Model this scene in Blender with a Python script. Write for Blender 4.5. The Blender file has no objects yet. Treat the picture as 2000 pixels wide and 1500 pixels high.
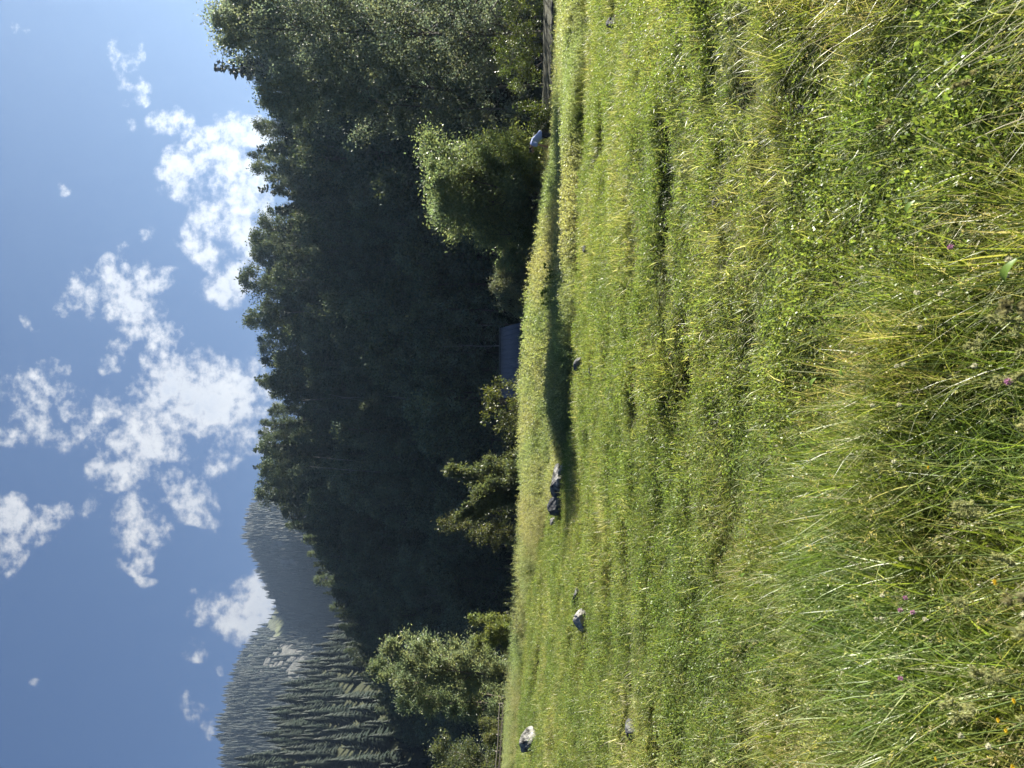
import bpy, bmesh, math
import numpy as np
from mathutils import Matrix, Vector

# ------------------------------------------------------------------ scene, camera, sky, sun, exposure
SC = bpy.context.scene
COL = SC.collection
EYE = 1.6
F = 1333.0            # focal length in photo pixels
HOR = 1020.0          # photo column of the horizon (the photo lies on its side: its left is up)
PITCH = math.atan((HOR - 1000.0) / F)

cam_d = bpy.data.cameras.new('camera')
cam_d.sensor_width = 36.0
cam_d.lens = 24.0
cam_d.clip_start = 0.02
cam_d.clip_end = 9000
cam_d.dof.use_dof = True
cam_d.dof.focus_distance = 9.0
cam_d.dof.aperture_fstop = 11.0
cam = bpy.data.objects.new('camera', cam_d)
COL.objects.link(cam)
_f = Vector((0, math.cos(PITCH), math.sin(PITCH)))
_u = Vector((0, -math.sin(PITCH), math.cos(PITCH)))
_r = Vector((1, 0, 0))
_lx, _ly, _lz = -_u, _r, -_f        # the phone was turned a quarter turn: picture up is the world's right
cam.matrix_world = Matrix(((_lx.x, _ly.x, _lz.x, 0), (_lx.y, _ly.y, _lz.y, 0), (_lx.z, _ly.z, _lz.z, EYE), (0, 0, 0, 1)))
SC.camera = cam

SUN_AZ, SUN_EL = math.radians(65), math.radians(27)     # azimuth clockwise from the view direction (+Y)
sun_d = bpy.data.lights.new('sun', 'SUN')
sun_d.energy = 5.0
sun_d.angle = math.radians(0.5)
sun_d.color = (1.0, 0.94, 0.82)
sun = bpy.data.objects.new('sun', sun_d)
COL.objects.link(sun)
SUN_DIR = Vector((math.cos(SUN_EL) * math.sin(SUN_AZ), math.cos(SUN_EL) * math.cos(SUN_AZ), math.sin(SUN_EL)))
sun.rotation_euler = SUN_DIR.to_track_quat('Z', 'Y').to_euler()
sun.location = (60, 40, 60)

SC.view_settings.view_transform = 'Standard'
SC.view_settings.look = 'None'
SC.view_settings.gamma = 1
SC.view_settings.exposure = 2.1
SC.cycles.max_bounces = 5
SC.cycles.diffuse_bounces = 3
SC.cycles.transmission_bounces = 3
SC.cycles.volume_bounces = 0
SC.cycles.use_denoising = True
SC.cycles.sample_clamp_indirect = 6.0


class NT:
    """A small helper that writes node trees."""
    def __init__(self, tree):
        self.t = tree
        self.n = tree.nodes
        self.l = tree.links

    def new(self, kind, **kw):
        nd = self.n.new(kind)
        for k, v in kw.items():
            setattr(nd, k, v)
        return nd

    def put(self, sock, v):
        if isinstance(v, bpy.types.NodeSocket):
            self.l.new(v, sock)
        elif v is not None:
            sock.default_value = v

    def math(self, op, a, b=None, c=None, clamp=False):
        nd = self.new('ShaderNodeMath', operation=op, use_clamp=clamp)
        self.put(nd.inputs[0], a)
        if b is not None:
            self.put(nd.inputs[1], b)
        if c is not None:
            self.put(nd.inputs[2], c)
        return nd.outputs[0]

    def vec(self, op, a, b=None):
        nd = self.new('ShaderNodeVectorMath', operation=op)
        self.put(nd.inputs[0], a)
        if b is not None:
            self.put(nd.inputs[1], b)
        return nd

    def mix(self, f, a, b, blend='MIX'):
        nd = self.new('ShaderNodeMix', data_type='RGBA', blend_type=blend)
        self.put(nd.inputs[0], f)
        self.put(nd.inputs[6], a)
        self.put(nd.inputs[7], b)
        return nd.outputs[2]

    def rng(self, v, a, b, c=0.0, d=1.0, smooth=True):
        nd = self.new('ShaderNodeMapRange', interpolation_type='SMOOTHSTEP' if smooth else 'LINEAR')
        self.put(nd.inputs[0], v)
        for i, x in enumerate((a, b, c, d)):
            nd.inputs[i + 1].default_value = x
        return nd.outputs[0]

    def noise(self, vec, scale, detail=4, rough=0.55, dist=0.0):
        nd = self.new('ShaderNodeTexNoise')
        if vec is not None:
            self.put(nd.inputs['Vector'], vec)
        nd.inputs['Scale'].default_value = scale
        nd.inputs['Detail'].default_value = detail
        nd.inputs['Roughness'].default_value = rough
        nd.inputs['Distortion'].default_value = dist
        return nd.outputs[0]


# clouds: (photo x, photo y, half size along x, half size along y, weight); directions in the sky
CLOUDS = [
    (238, 105, 30, 34, .75), (252, 150, 34, 26, .62), (252, 212, 16, 24, .42),
    (325, 215, 48, 40, .95), (350, 268, 22, 28, .7),
    (330, 345, 62, 54, 1.1), (400, 315, 76, 56, 1.2), (470, 262, 60, 44, 1.1), (440, 390, 80, 80, 1.25), (380, 470, 50, 52, .9), (490, 440, 56, 60, 1.0),
    (430, 552, 50, 60, 1.2), (470, 590, 20, 20, .6),
    (200, 565, 56, 46, .95), (262, 535, 52, 36, .85), (250, 610, 66, 54, 1.0), (312, 662, 54, 50, .95),
    (205, 690, 34, 36, .62), (290, 712, 40, 30, .5),
    (42, 765, 60, 48, .66), (36, 832, 70, 46, .85), (110, 815, 70, 64, .62), (90, 738, 40, 30, .5), (185, 822, 50, 42, .55),
    (320, 792, 100, 64, 1.2), (410, 775, 110, 78, 1.25), (480, 770, 60, 70, 1.0), (275, 868, 72, 54, 1.15), (225, 930, 70, 48, 1.0), (440, 862, 70, 50, .72), (385, 905, 46, 40, .55),
    (345, 968, 56, 44, .85), (395, 985, 34, 36, .62),
    (40, 1022, 80, 54, .95), (10, 1075, 44, 50, .6), (150, 1000, 30, 40, .42),
    (250, 1042, 60, 66, .95), (265, 1098, 40, 36, .7), (278, 1146, 26, 18, .45),
    (486, 1192, 52, 74, 1.3), (455, 1225, 40, 40, .9), (410, 1200, 60, 34, .72), (372, 1158, 22, 16, .46), (370, 1280, 36, 28, .66), (362, 1400, 30, 26, .56),
    (95, 350, 22, 14, .46), (45, 48, 20, 12, .44), (288, 446, 22, 24, .55), (235, 490, 26, 26, .5), (60, 1360, 18, 14, .42), (80, 610, 26, 12, .4), (430, 1320, 18, 14, .4),
]


def make_world():
    w = bpy.data.worlds.new('World')
    SC.world = w
    w.use_nodes = True
    t = NT(w.node_tree)
    t.n.clear()
    out = t.new('ShaderNodeOutputWorld')
    bg = t.new('ShaderNodeBackground')
    t.l.new(bg.outputs[0], out.inputs[0])
    sky = t.new('ShaderNodeTexSky', sky_type='NISHITA')
    sky.sun_disc = False
    sky.sun_elevation = SUN_EL
    sky.sun_rotation = SUN_AZ
    sky.altitude = 1400
    sky.air_density = 1.0
    sky.dust_density = 0.12
    sky.ozone_density = 1.6
    tc = t.new('ShaderNodeTexCoord')
    d = tc.outputs['Generated']
    sp = t.new('ShaderNodeSeparateXYZ')
    t.l.new(d, sp.inputs[0])
    fy = t.math('MAXIMUM', sp.outputs[1], 0.02)
    u = t.math('DIVIDE', sp.outputs[0], fy)
    v = t.math('DIVIDE', sp.outputs[2], fy)
    cb = t.new('ShaderNodeCombineXYZ')
    t.l.new(u, cb.inputs[0])
    t.l.new(v, cb.inputs[1])
    uv = cb.outputs[0]
    # wisps drawn out by the wind
    warp = t.new('ShaderNodeTexNoise')
    t.l.new(uv, warp.inputs['Vector'])
    warp.inputs['Scale'].default_value = 8
    warp.inputs['Detail'].default_value = 2
    wv = t.vec('SUBTRACT', warp.outputs['Color'], (.5, .5, .5)).outputs[0]
    wv = t.vec('MULTIPLY', wv, (.13, .13, 0)).outputs[0]
    uvw = t.vec('ADD', uv, wv).outputs[0]
    field = None
    for x, y, rx, ry, k in CLOUDS:
        c = ((750 - y) / F, (HOR - x) / F, 0)
        e = t.vec('SUBTRACT', uvw, c).outputs[0]
        e = t.vec('MULTIPLY', e, (F / ry, F / rx, 0)).outputs[0]
        q = t.vec('DOT_PRODUCT', e, e).outputs['Value']
        q = t.math('MULTIPLY_ADD', q, -0.62, 1.0)
        q = t.math('MAXIMUM', q, 0.0)
        q = t.math('MULTIPLY', q, k * .9)
        field = q if field is None else t.math('SMOOTH_MAX', field, q, 0.06)
    n1 = t.noise(uv, 15, 14, .6, 0)
    n2 = t.noise(uv, 60, 10, .62, 0)
    nn = t.math('ADD', t.math('MULTIPLY', n1, .62), t.math('MULTIPLY', n2, .38))
    f = t.math('MULTIPLY_ADD', t.math('SUBTRACT', nn, .5), 6.6, t.math('MULTIPLY', field, 1.55))
    front = t.rng(sp.outputs[1], .05, .15)
    f = t.math('MULTIPLY', t.math('MULTIPLY', f, front), t.rng(field, .02, .3))
    al = t.rng(f, .25, 2.0)
    al = t.math('MULTIPLY', al, .96)
    # cloud shading put into the colour: grey where thick, brighter towards the sun
    shade = t.rng(t.noise(uvw, 11, 6, .6, .3), .36, .66)
    thick = t.rng(f, 1.1, 2.4)
    g = t.math('MULTIPLY', t.math('SUBTRACT', 1.0, shade), thick)
    ccol = t.mix(g, (1.0, .995, .975, 1), (.74, .78, .85, 1))
    sunny = t.rng(u, -.6, .5, .62, 1.02, False)
    csc = t.vec('SCALE', ccol)
    t.l.new(t.math('MULTIPLY', sunny, 5.0), csc.inputs['Scale'])
    # a warmer, paler blue than the raw sky
    gm = t.new('ShaderNodeGamma')
    t.l.new(sky.outputs[0], gm.inputs[0])
    gm.inputs[1].default_value = .55
    skyc = t.mix(1.0, gm.outputs[0], (.255, .42, .74, 1), 'MULTIPLY')
    mx = t.mix(al, skyc, csc.outputs[0])
    t.l.new(mx, bg.inputs[0])
    bg.inputs[1].default_value = 0.05
    w.cycles.sampling_method = 'MANUAL'
    w.cycles.sample_map_resolution = 512


make_world()


# ------------------------------------------------------------------ small tools
def setp(o, label=None, cat=None, group=None, kind=None):
    if label:
        o['label'] = label
    if cat:
        o['category'] = cat
    if group:
        o['group'] = group
    if kind:
        o['kind'] = kind
    return o


def h2(ix, iy, seed):
    n = (ix.astype(np.int64) * 374761393 + iy.astype(np.int64) * 668265263 + seed * 974711) & 0xffffffff
    n = ((n ^ (n >> 13)) * 1274126177) & 0xffffffff
    n = n ^ (n >> 16)
    return (n & 0xffff) / 65535.0


def vnoise(x, y, seed=0):
    x = np.asarray(x, float)
    y = np.asarray(y, float)
    ix, iy = np.floor(x), np.floor(y)
    fx, fy = x - ix, y - iy
    fx = fx * fx * (3 - 2 * fx)
    fy = fy * fy * (3 - 2 * fy)
    a, b = h2(ix, iy, seed), h2(ix + 1, iy, seed)
    c, d = h2(ix, iy + 1, seed), h2(ix + 1, iy + 1, seed)
    return (a * (1 - fx) + b * fx) * (1 - fy) + (c * (1 - fx) + d * fx) * fy - .5


def fbm(x, y, seed=0, oct=4):
    s, amp = 0, 1.0
    for i in range(oct):
        s = s + amp * vnoise(x * 2 ** i, y * 2 ** i, seed + 17 * i)
        amp *= .5
    return s


def sst(x, a, b):
    t = np.clip((np.asarray(x, float) - a) / (b - a), 0, 1)
    return t * t * (3 - 2 * t)


def mesh_np(name, v, faces, mat=None, col=None, smooth=False):
    """faces: a list of int arrays, each (m, k)."""
    me = bpy.data.meshes.new(name)
    v = np.asarray(v, np.float32)
    faces = [np.asarray(f, np.int32) for f in faces if len(f)]
    me.vertices.add(len(v))
    me.vertices.foreach_set('co', v.ravel())
    tot = np.concatenate([np.full(len(f), f.shape[1], np.int32) for f in faces])
    loops = np.concatenate([f.ravel() for f in faces])
    me.loops.add(len(loops))
    me.loops.foreach_set('vertex_index', loops)
    me.polygons.add(len(tot))
    st = np.concatenate([[0], np.cumsum(tot)[:-1]]).astype(np.int32)
    me.polygons.foreach_set('loop_start', st)
    me.polygons.foreach_set('loop_total', tot)
    if smooth:
        me.polygons.foreach_set('use_smooth', np.ones(len(tot), bool))
    me.update(calc_edges=True)
    if col is not None:
        at_ = me.attributes.new('col', 'FLOAT_COLOR', 'POINT')
        c = np.ones((len(v), 4), np.float32)
        c[:, :3] = col
        at_.data.foreach_set('color', c.ravel())
    if mat:
        me.materials.append(mat)
    me.validate()
    return me


def link(name, me, parent=None, loc=None):
    o = bpy.data.objects.new(name, me)
    COL.objects.link(o)
    if parent:
        o.parent = parent
    if loc is not None:
        o.location = loc
    return o


class Geo:
    """Collects vertices, faces and colours before they become one mesh."""
    def __init__(self):
        self.v, self.q, self.t, self.c, self.n = [], [], [], [], 0

    def add(self, v, q=None, t=None, c=(1, 1, 1)):
        v = np.asarray(v, float).reshape(-1, 3)
        if q is not None and len(q):
            self.q.append(np.asarray(q, int) + self.n)
        if t is not None and len(t):
            self.t.append(np.asarray(t, int) + self.n)
        self.v.append(v)
        self.c.append(np.broadcast_to(np.asarray(c, float), (len(v), 3)))
        self.n += len(v)

    def mesh(self, name, mat, smooth=False):
        fs = []
        if self.q:
            fs.append(np.concatenate(self.q))
        if self.t:
            fs.append(np.concatenate(self.t))
        return mesh_np(name, np.concatenate(self.v), fs, mat, np.concatenate(self.c), smooth)


def unit(a):
    return a / np.maximum(np.linalg.norm(a, axis=-1, keepdims=True), 1e-9)


def tube(g, pts, rad, k=6, c=(1, 1, 1)):
    pts = np.asarray(pts, float)
    n = len(pts)
    rad = np.broadcast_to(np.asarray(rad, float), (n,))
    tan = unit(np.gradient(pts, axis=0))
    ref = np.array([0.31, 0.95, 0.05]) if abs(tan[0][2]) > .7 else np.array([0, 0, 1.0])
    a = unit(np.cross(tan, ref))
    b = np.cross(tan, a)
    ang = np.linspace(0, 2 * np.pi, k, endpoint=False)
    v = pts[:, None] + rad[:, None, None] * (a[:, None] * np.cos(ang)[None, :, None] + b[:, None] * np.sin(ang)[None, :, None])
    i = np.arange(n - 1)[:, None] * k
    j = np.arange(k)[None]
    q = np.stack([i + j, i + (j + 1) % k, i + k + (j + 1) % k, i + k + j], -1).reshape(-1, 4)
    g.add(v.reshape(-1, 3), q, None, c)


def leaves(g, c, d, L, W, rng, col):
    """Rhombus leaves from points c along d."""
    n = len(c)
    s = unit(np.cross(d, unit(rng.normal(size=(n, 3)))))
    nn = np.cross(d, s)
    L = np.broadcast_to(L, (n,))[:, None]
    W = np.broadcast_to(W, (n,))[:, None]
    mid = c + d * L * .45 + nn * L * .06
    v = np.stack([c, mid + s * W * .5, c + d * L, mid - s * W * .5], 1).reshape(-1, 3)
    q = np.arange(n * 4).reshape(-1, 4)
    g.add(v, q, None, np.repeat(col, 4, 0))


def tints(n, base, rng, dv=.25, dh=.12):
    b = np.asarray(base, float)
    k = 1 + rng.uniform(-dv, dv, (n, 1))
    t = rng.uniform(-dh, dh, (n, 1))
    return np.clip(b * k * np.concatenate([1 + t * 1.2, 1 + t * .3, 1 - t], 1), .003, .95)


# ------------------------------------------------------------------ materials
def new_mat(name):
    m = bpy.data.materials.new(name)
    m.use_nodes = True
    t = NT(m.node_tree)
    t.n.clear()
    out = t.new('ShaderNodeOutputMaterial')
    return m, t, out


def leaf_mat(name, trans=.4, rough=.5, spec=.3, patch=None, rand=.25, tcol=(1.1, 1.1, .52), gain=1.0):
    """Leaves: a reflecting and a translucent side; colour from the mesh, with a slow drift over the ground and from plant to plant."""
    m, t, out = new_mat(name)
    at_ = t.new('ShaderNodeAttribute', attribute_name='col')
    col = at_.outputs[0]
    oi = t.new('ShaderNodeObjectInfo')
    k = t.math('MULTIPLY_ADD', oi.outputs['Random'], rand * 2, 1 - rand)
    cs = t.vec('SCALE', col)
    t.l.new(t.math('MULTIPLY', k, gain), cs.inputs['Scale'])
    col = cs.outputs[0]
    if patch:
        geo = t.new('ShaderNodeNewGeometry')
        pv = t.vec('MULTIPLY', geo.outputs['Position'], (1, .45, .2)).outputs[0]
        n = t.rng(t.noise(pv, patch[0], 4, .6), .38, .64)
        col = t.mix(n, t.mix(1.0, col, patch[1] + (1,), 'MULTIPLY'), t.mix(1.0, col, patch[2] + (1,), 'MULTIPLY'))
    p = t.new('ShaderNodeBsdfPrincipled')
    t.l.new(col, p.inputs['Base Color'])
    p.inputs['Roughness'].default_value = rough
    p.inputs['Specular IOR Level'].default_value = spec
    tr = t.new('ShaderNodeBsdfTranslucent')
    t.l.new(t.mix(1.0, col, tcol + (1,), 'MULTIPLY'), tr.inputs[0])
    mx = t.new('ShaderNodeMixShader')
    mx.inputs[0].default_value = trans
    t.l.new(p.outputs[0], mx.inputs[1])
    t.l.new(tr.outputs[0], mx.inputs[2])
    t.l.new(mx.outputs[0], out.inputs[0])
    return m


def noise_mat(name, stops, scale=3, detail=6, rough=.85, bump=.4, bscale=None, coord='Object', spec=.25, metal=0.0, stretch=(1, 1, 1)):
    m, t, out = new_mat(name)
    tc = t.new('ShaderNodeTexCoord')
    v = t.vec('MULTIPLY', tc.outputs[coord], stretch).outputs[0]
    n = t.noise(v, scale, detail, .62, .3)
    cr = t.new('ShaderNodeValToRGB')
    el = cr.color_ramp.elements
    while len(el) < len(stops):
        el.new(.5)
    for e, (pos, c) in zip(el, stops):
        e.position = pos
        e.color = tuple(c) + (1,)
    t.l.new(n, cr.inputs[0])
    p = t.new('ShaderNodeBsdfPrincipled')
    t.l.new(cr.outputs[0], p.inputs['Base Color'])
    p.inputs['Roughness'].default_value = rough
    p.inputs['Metallic'].default_value = metal
    p.inputs['Specular IOR Level'].default_value = spec
    if bump:
        b = t.new('ShaderNodeBump')
        b.inputs['Strength'].default_value = bump
        b.inputs['Distance'].default_value = .05
        t.l.new(t.noise(v, bscale or scale * 4, 6, .65), b.inputs['Height'])
        t.l.new(b.outputs[0], p.inputs['Normal'])
    t.l.new(p.outputs[0], out.inputs[0])
    return m


def plain_mat(name, c, rough=.8, spec=.3):
    return noise_mat(name, [(.3, [x * .8 for x in c]), (.7, [min(1, x * 1.15) for x in c])], 6, 4, rough, .15, spec=spec)


M = dict(
    soil=noise_mat('meadow_soil', [(.3, (.025, .022, .012)), (.55, (.04, .042, .016)), (.75, (.08, .07, .035))], 2.5, 8, .95, .6, coord='Object'),
    forest_floor=noise_mat('forest_floor', [(.3, (.02, .022, .012)), (.6, (.035, .04, .018)), (.8, (.05, .045, .025))], .4, 8, .95, .5),
    turf=leaf_mat('turf_blades', .52, .42, .35, (.5, (.88, .95, .85), (1.2, 1.14, 1.1)), .28),
    lush=leaf_mat('long_grass_blades', .52, .38, .4, (1.1, (.8, .95, .8), (1.2, 1.05, .95)), .2),
    tall=leaf_mat('unmown_grass_blades', .52, .45, .3, (.3, (.82, .95, .8), (1.18, 1.05, 1.0)), .18),
    poplar=leaf_mat('poplar_leaves', .5, .5, .2, None, .1, (1.0, 1.05, .75)),
    willow=leaf_mat('willow_leaves', .55, .4, .35, None, .1, (1.0, 1.05, .7)),
    leaf=leaf_mat('tree_leaves', .5, .4, .32, None, .12),
    far_leaf=leaf_mat('forest_leaves', .16, .75, .08, None, .3),
    needle=leaf_mat('conifer_needles', .12, .6, .2, None, .3),
    bark=noise_mat('grey_bark', [(.3, (.06, .05, .04)), (.7, (.16, .14, .11))], 5, 6, .9, .5, stretch=(1, 1, .25)),
    birch=noise_mat('pale_bark', [(.32, (.06, .055, .05)), (.45, (.2, .195, .18)), (.8, (.3, .29, .265))], 4, 5, .8, .3, stretch=(.6, .6, 1.6)),
    stone=noise_mat('grey_stone', [(.36, (.025, .025, .025)), (.46, (.11, .11, .105)), (.55, (.2, .197, .185)), (.66, (.33, .325, .3))], 5.5, 10, .9, 1.0, 14),
    dark_stone=noise_mat('dark_stone', [(.35, (.035, .036, .04)), (.52, (.09, .092, .097)), (.7, (.2, .2, .19))], 4.0, 9, .85, .7, 14),
    pale_stone=noise_mat('pale_stone', [(.36, (.1, .1, .095)), (.5, (.23, .225, .21)), (.66, (.36, .35, .32))], 4.0, 9, .85, .6, 14),
)


# ------------------------------------------------------------------ the ground
def bound(a):
    """Distance at which the mown turf gives way to tall grass, by bearing."""
    return np.interp(a, [-.7, -.45, -.38, -.3, -.2, -.1, 0, .2, .35, .6], [29, 29, 28, 26.5, 23, 19.6, 17.2, 16.2, 16.2, 17.2])


def hollow(X, Y):
    return fbm(X * .8, Y * 1.9, 67, 4)


def ground(X, Y):
    X = np.asarray(X, float)
    Y = np.asarray(Y, float)

    def prof(xp, zp):
        return (np.interp(X - 1.2, xp, zp) + np.interp(X, xp, zp) + np.interp(X + 1.2, xp, zp)) / 3
    p18 = prof([-60, -25, -11.6, -3, 3, 8.3, 20, 60], [3.6, 2.1, 1.1, .3, .2, -.06, -.4, -1])
    p30 = prof([-80, -30, -20, -12, 3, 12, 25, 80], [4, 2.6, 2.15, 1.5, .5, -.4, -.6, -1])
    pv = np.clip(-1.2 - .035 * X, -3, 1.2)
    z = p18 * sst(Y, 1, 18)
    z = z + (p30 - p18) * sst(Y, 18, 30)
    z = z + (pv - p30) * sst(Y, 37, 58)
    a = X / np.maximum(Y, 1)
    w = sst(a, -.2, -.1) * (1 - sst(a, .28, .42))
    z = z - .42 * w * sst(Y - bound(a), -.7, .6) * (1 - sst(Y, 21, 27))
    z = z + .95 * sst(X, 11, 15) * sst(Y, 31.5, 36) * (1 - sst(Y, 50, 70))
    # soil bank on the slope up to the old field
    e = np.abs(Y - (22.5 - .35 * (X + 9)))
    z = z - .22 * np.exp(-(e / .5) ** 2) * np.exp(-((X + 9.6) / 2.2) ** 2)
    near = 1 - sst(Y, 38, 60)
    z = z - near * .1 * sst(-hollow(X, Y), .16, .42)
    z = z + near * (.16 * fbm(X * .35, Y * .35, 3, 3) + .1 * fbm(X * .9, Y * 1.7, 5, 3))
    return z


def ray_ground(x, y):
    """Where the sight line through photo pixel (x, y) meets the ground."""
    a, e = (750 - y) / F, (HOR - x) / F
    Y = np.arange(.6, 60, .02)
    d = EYE + e * Y - ground(a * Y, Y)
    k = np.argmax(d < 0) if (d < 0).any() else len(Y) - 1
    return np.array([a * Y[k], Y[k], float(ground(a * Y[k], Y[k]))])


def gz(X, Y):
    return float(ground(np.array([X]), np.array([Y]))[0])


def px(x, y, Y):
    return np.array([(750 - y) / F * Y, Y, EYE + (HOR - x) / F * Y])


def grow_axis(lo, hi, step, far_lo, far_hi, f=1.12):
    c = list(np.arange(lo, hi + 1e-6, step))
    s, x = step, c[-1]
    while x < far_hi:
        s *= f
        x += s
        c.append(x)
    s, x = step, c[0]
    while x > far_lo:
        s *= f
        x -= s
        c.insert(0, x)
    return np.array(c)


def grid_mesh(name, P, mat, smooth=True, col=None):
    ny, nx = P.shape[:2]
    i = np.arange(ny - 1)[:, None] * nx
    j = np.arange(nx - 1)[None]
    q = np.stack([i + j, i + j + 1, i + nx + j + 1, i + nx + j], -1).reshape(-1, 4)
    return mesh_np(name, P.reshape(-1, 3), [q], mat, None if col is None else col.reshape(-1, 3), smooth)


xs = grow_axis(-14, 14, .2, -3000, 3000)
ys = grow_axis(-2, 24, .2, -60, 4000, 1.06)
GX, GY = np.meshgrid(xs, ys)
GZ = ground(GX, GY)
setp(link('ground', grid_mesh('ground', np.stack([GX, GY, GZ], -1), M['soil'])), kind='structure')


# ------------------------------------------------------------------ the forested hill behind the meadow
def iy(v, ys_, zs_):
    return np.interp(v, ys_, zs_)


HILL_Y = [-1100, -400, 0, 150, 230, 300, 350, 410, 450, 560, 650, 700, 770, 830, 880, 950, 1000, 1100, 1160, 1230, 1330, 1500, 1750]
HILL_V = [780, 620, 545, 560, 550, 560, 560, 575, 595, 605, 625, 612, 602, 590, 595, 612, 632, 660, 675, 705, 765, 830, 920]
SKY_Y = [0, 100, 150, 200, 250, 300, 340, 380, 420, 450, 470, 500, 550, 600, 630, 660, 700, 760, 790, 820, 850, 875, 900, 930, 960, 1000, 1040, 1080, 1110, 1150, 1200, 1230, 1500]
SKY_V = [430, 440, 480, 490, 500, 480, 490, 525, 530, 480, 455, 460, 455, 460, 455, 490, 500, 505, 522, 520, 490, 472, 485, 495, 510, 540, 570, 588, 604, 622, 642, 655, 790]


def hill(a, t):
    """A point of the hill: bearing a = X/Y, t = 0 at its foot, 1 on its crest."""
    a = np.asarray(a, float)
    t = np.asarray(t, float)
    s = (75 - 120 * a) / (135 + 90 * a)
    yr = np.maximum(120 + 90 * s, 60)
    yf = yr * .5
    y = 750 - a * F
    zr = EYE + (HOR - iy(y, HILL_Y, HILL_V)) / F * yr
    Y = yf + (yr - yf) * t
    X = a * Y
    tt = np.clip(t, -.2, 1)
    z = -2.0 + (zr + 2.0) * (.92 * tt + .08 * tt * tt)
    over = np.maximum(t - 1, 0)
    z = z - over * 26 - over ** 2 * 30
    z = z + 2.2 * fbm(X * .04, Y * .04, 21, 4) * np.clip(t * 4, 0, 1)
    return np.stack([X, Y, z], -1)


A, T = np.meshgrid(np.linspace(-.95, 1.5, 200), np.concatenate([np.linspace(-.06, 1, 70), np.linspace(1.03, 1.9, 16)]))
setp(link('hill', grid_mesh('hill', hill(A, T), M['forest_floor'])), kind='structure')

# spruce slope beyond it
SL_Y = [1000, 1150, 1215, 1260, 1300, 1350, 1420, 1500, 1700, 2080]
SL_V = [800, 735, 700, 668, 640, 606, 562, 520, 470, 440]


def slope(a, t):
    a = np.asarray(a, float)
    t = np.asarray(t, float)
    dr = np.interp(a, [-1, -.56, -.3, -.2], [270, 345, 460, 500])
    db = dr * .48
    y = 750 - a * F
    zr = EYE + (HOR - iy(y, SL_Y, SL_V)) / F * dr
    Y = db + (dr - db) * t
    X = a * Y
    z = -4 + (zr + 4) * np.clip(t, 0, 1) ** 1.05 - np.maximum(t - 1, 0) * 60
    z = z + 4 * fbm(X * .02, Y * .02, 31, 4)
    return np.stack([X, Y, z], -1)


A, T = np.meshgrid(np.linspace(-1.1, -.2, 90), np.linspace(-.05, 1.5, 60))
setp(link('forest_slope', grid_mesh('forest_slope', slope(A, T), M['forest_floor'])), kind='structure')

# the far mountain
MT_Y = [600, 800, 900, 960, 1000, 1050, 1100, 1150, 1190, 1230, 1290, 1350, 1420, 1450, 1500, 1700, 2080]
MT_V = [640, 610, 560, 522, 496, 486, 504, 524, 536, 516, 470, 449, 440, 444, 452, 478, 520]


def mountain(a, t):
    a = np.asarray(a, float)
    t = np.asarray(t, float)
    dr = np.interp(a, [-1, -.56, -.335, -.12, .15], [800, 940, 1350, 1050, 950])
    db = dr * (.5 + .12 * np.exp(-((a + .335) / .05) ** 2))
    y = 750 - a * F
    zr = EYE + (HOR - iy(y, MT_Y, MT_V)) / F * dr
    zb = EYE + (HOR - 800) / F * db
    Y = db + (dr - db) * t
    X = a * Y
    z = zb + (zr - zb) * np.clip(t, -.2, 1) - np.maximum(t - 1, 0) * 220
    k = 1 - np.clip((t - .85) / .15, 0, 1) * .75
    z = z + k * (46 * fbm(X * .006, Y * .006, 41, 5))
    return np.stack([X, Y, z], -1)


def mountain_mat():
    m, t, out = new_mat('mountain_ground')
    at_ = t.new('ShaderNodeAttribute', attribute_name='col')
    sp = t.new('ShaderNodeSeparateColor')
    t.l.new(at_.outputs[0], sp.inputs[0])
    tc = t.new('ShaderNodeTexCoord')
    o = tc.outputs['Object']
    n = t.noise(o, .02, 9, .68, .6)
    fl = t.mix(t.noise(o, .03, 6, .6), (.025, .032, .016, 1), (.055, .06, .03, 1))
    rk = t.mix(t.rng(t.noise(o, .05, 9, .7), .35, .65), (.04, .043, .04, 1), (.1, .1, .092, 1))
    k = t.rng(t.math('ADD', n, t.math('MULTIPLY', sp.outputs[0], .5)), .66, .76)
    c = t.mix(k, fl, rk)
    gr = t.mix(t.noise(o, .06, 6, .6), (.05, .062, .026, 1), (.09, .1, .042, 1))
    c = t.mix(t.rng(t.math('ADD', sp.outputs[1], t.math('MULTIPLY', t.math('SUBTRACT', n, .5), 2.2)), .35, .75), c, gr)
    p = t.new('ShaderNodeBsdfPrincipled')
    t.l.new(c, p.inputs['Base Color'])
    p.inputs['Roughness'].default_value = .95
    b = t.new('ShaderNodeBump')
    b.inputs['Strength'].default_value = .8
    b.inputs['Distance'].default_value = 8
    t.l.new(t.noise(o, .05, 8, .7), b.inputs['Height'])
    t.l.new(b.outputs[0], p.inputs['Normal'])
    t.l.new(p.outputs[0], out.inputs[0])
    return m


def mt_masks(a, t):
    """rock and grass shares of the mountain's ground."""
    y = 750 - a * F
    rock = np.exp(-((y - 1285) / 45) ** 2 - ((t - .55) / .2) ** 2) + .9 * np.exp(-((y - 1090) / 60) ** 2 - ((t - .62) / .2) ** 2)
    rock = rock + .7 * np.exp(-((y - 1250) / 26) ** 2 - ((t - .8) / .12) ** 2)
    grass = np.exp(-((y - (1222 - (t - .9) * 160)) / 20) ** 2 - ((t - .86) / .13) ** 2)
    return np.clip(rock, 0, 1), np.clip(grass, 0, 1)


A, T = np.meshgrid(np.linspace(-1.1, .1, 260), np.linspace(-.1, 1.3, 120))
rk, gr = mt_masks(A, T)
setp(link('mountain', grid_mesh('mountain', mountain(A, T), mountain_mat(), True, np.stack([rk, gr, rk * 0], -1))), kind='structure')


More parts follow.
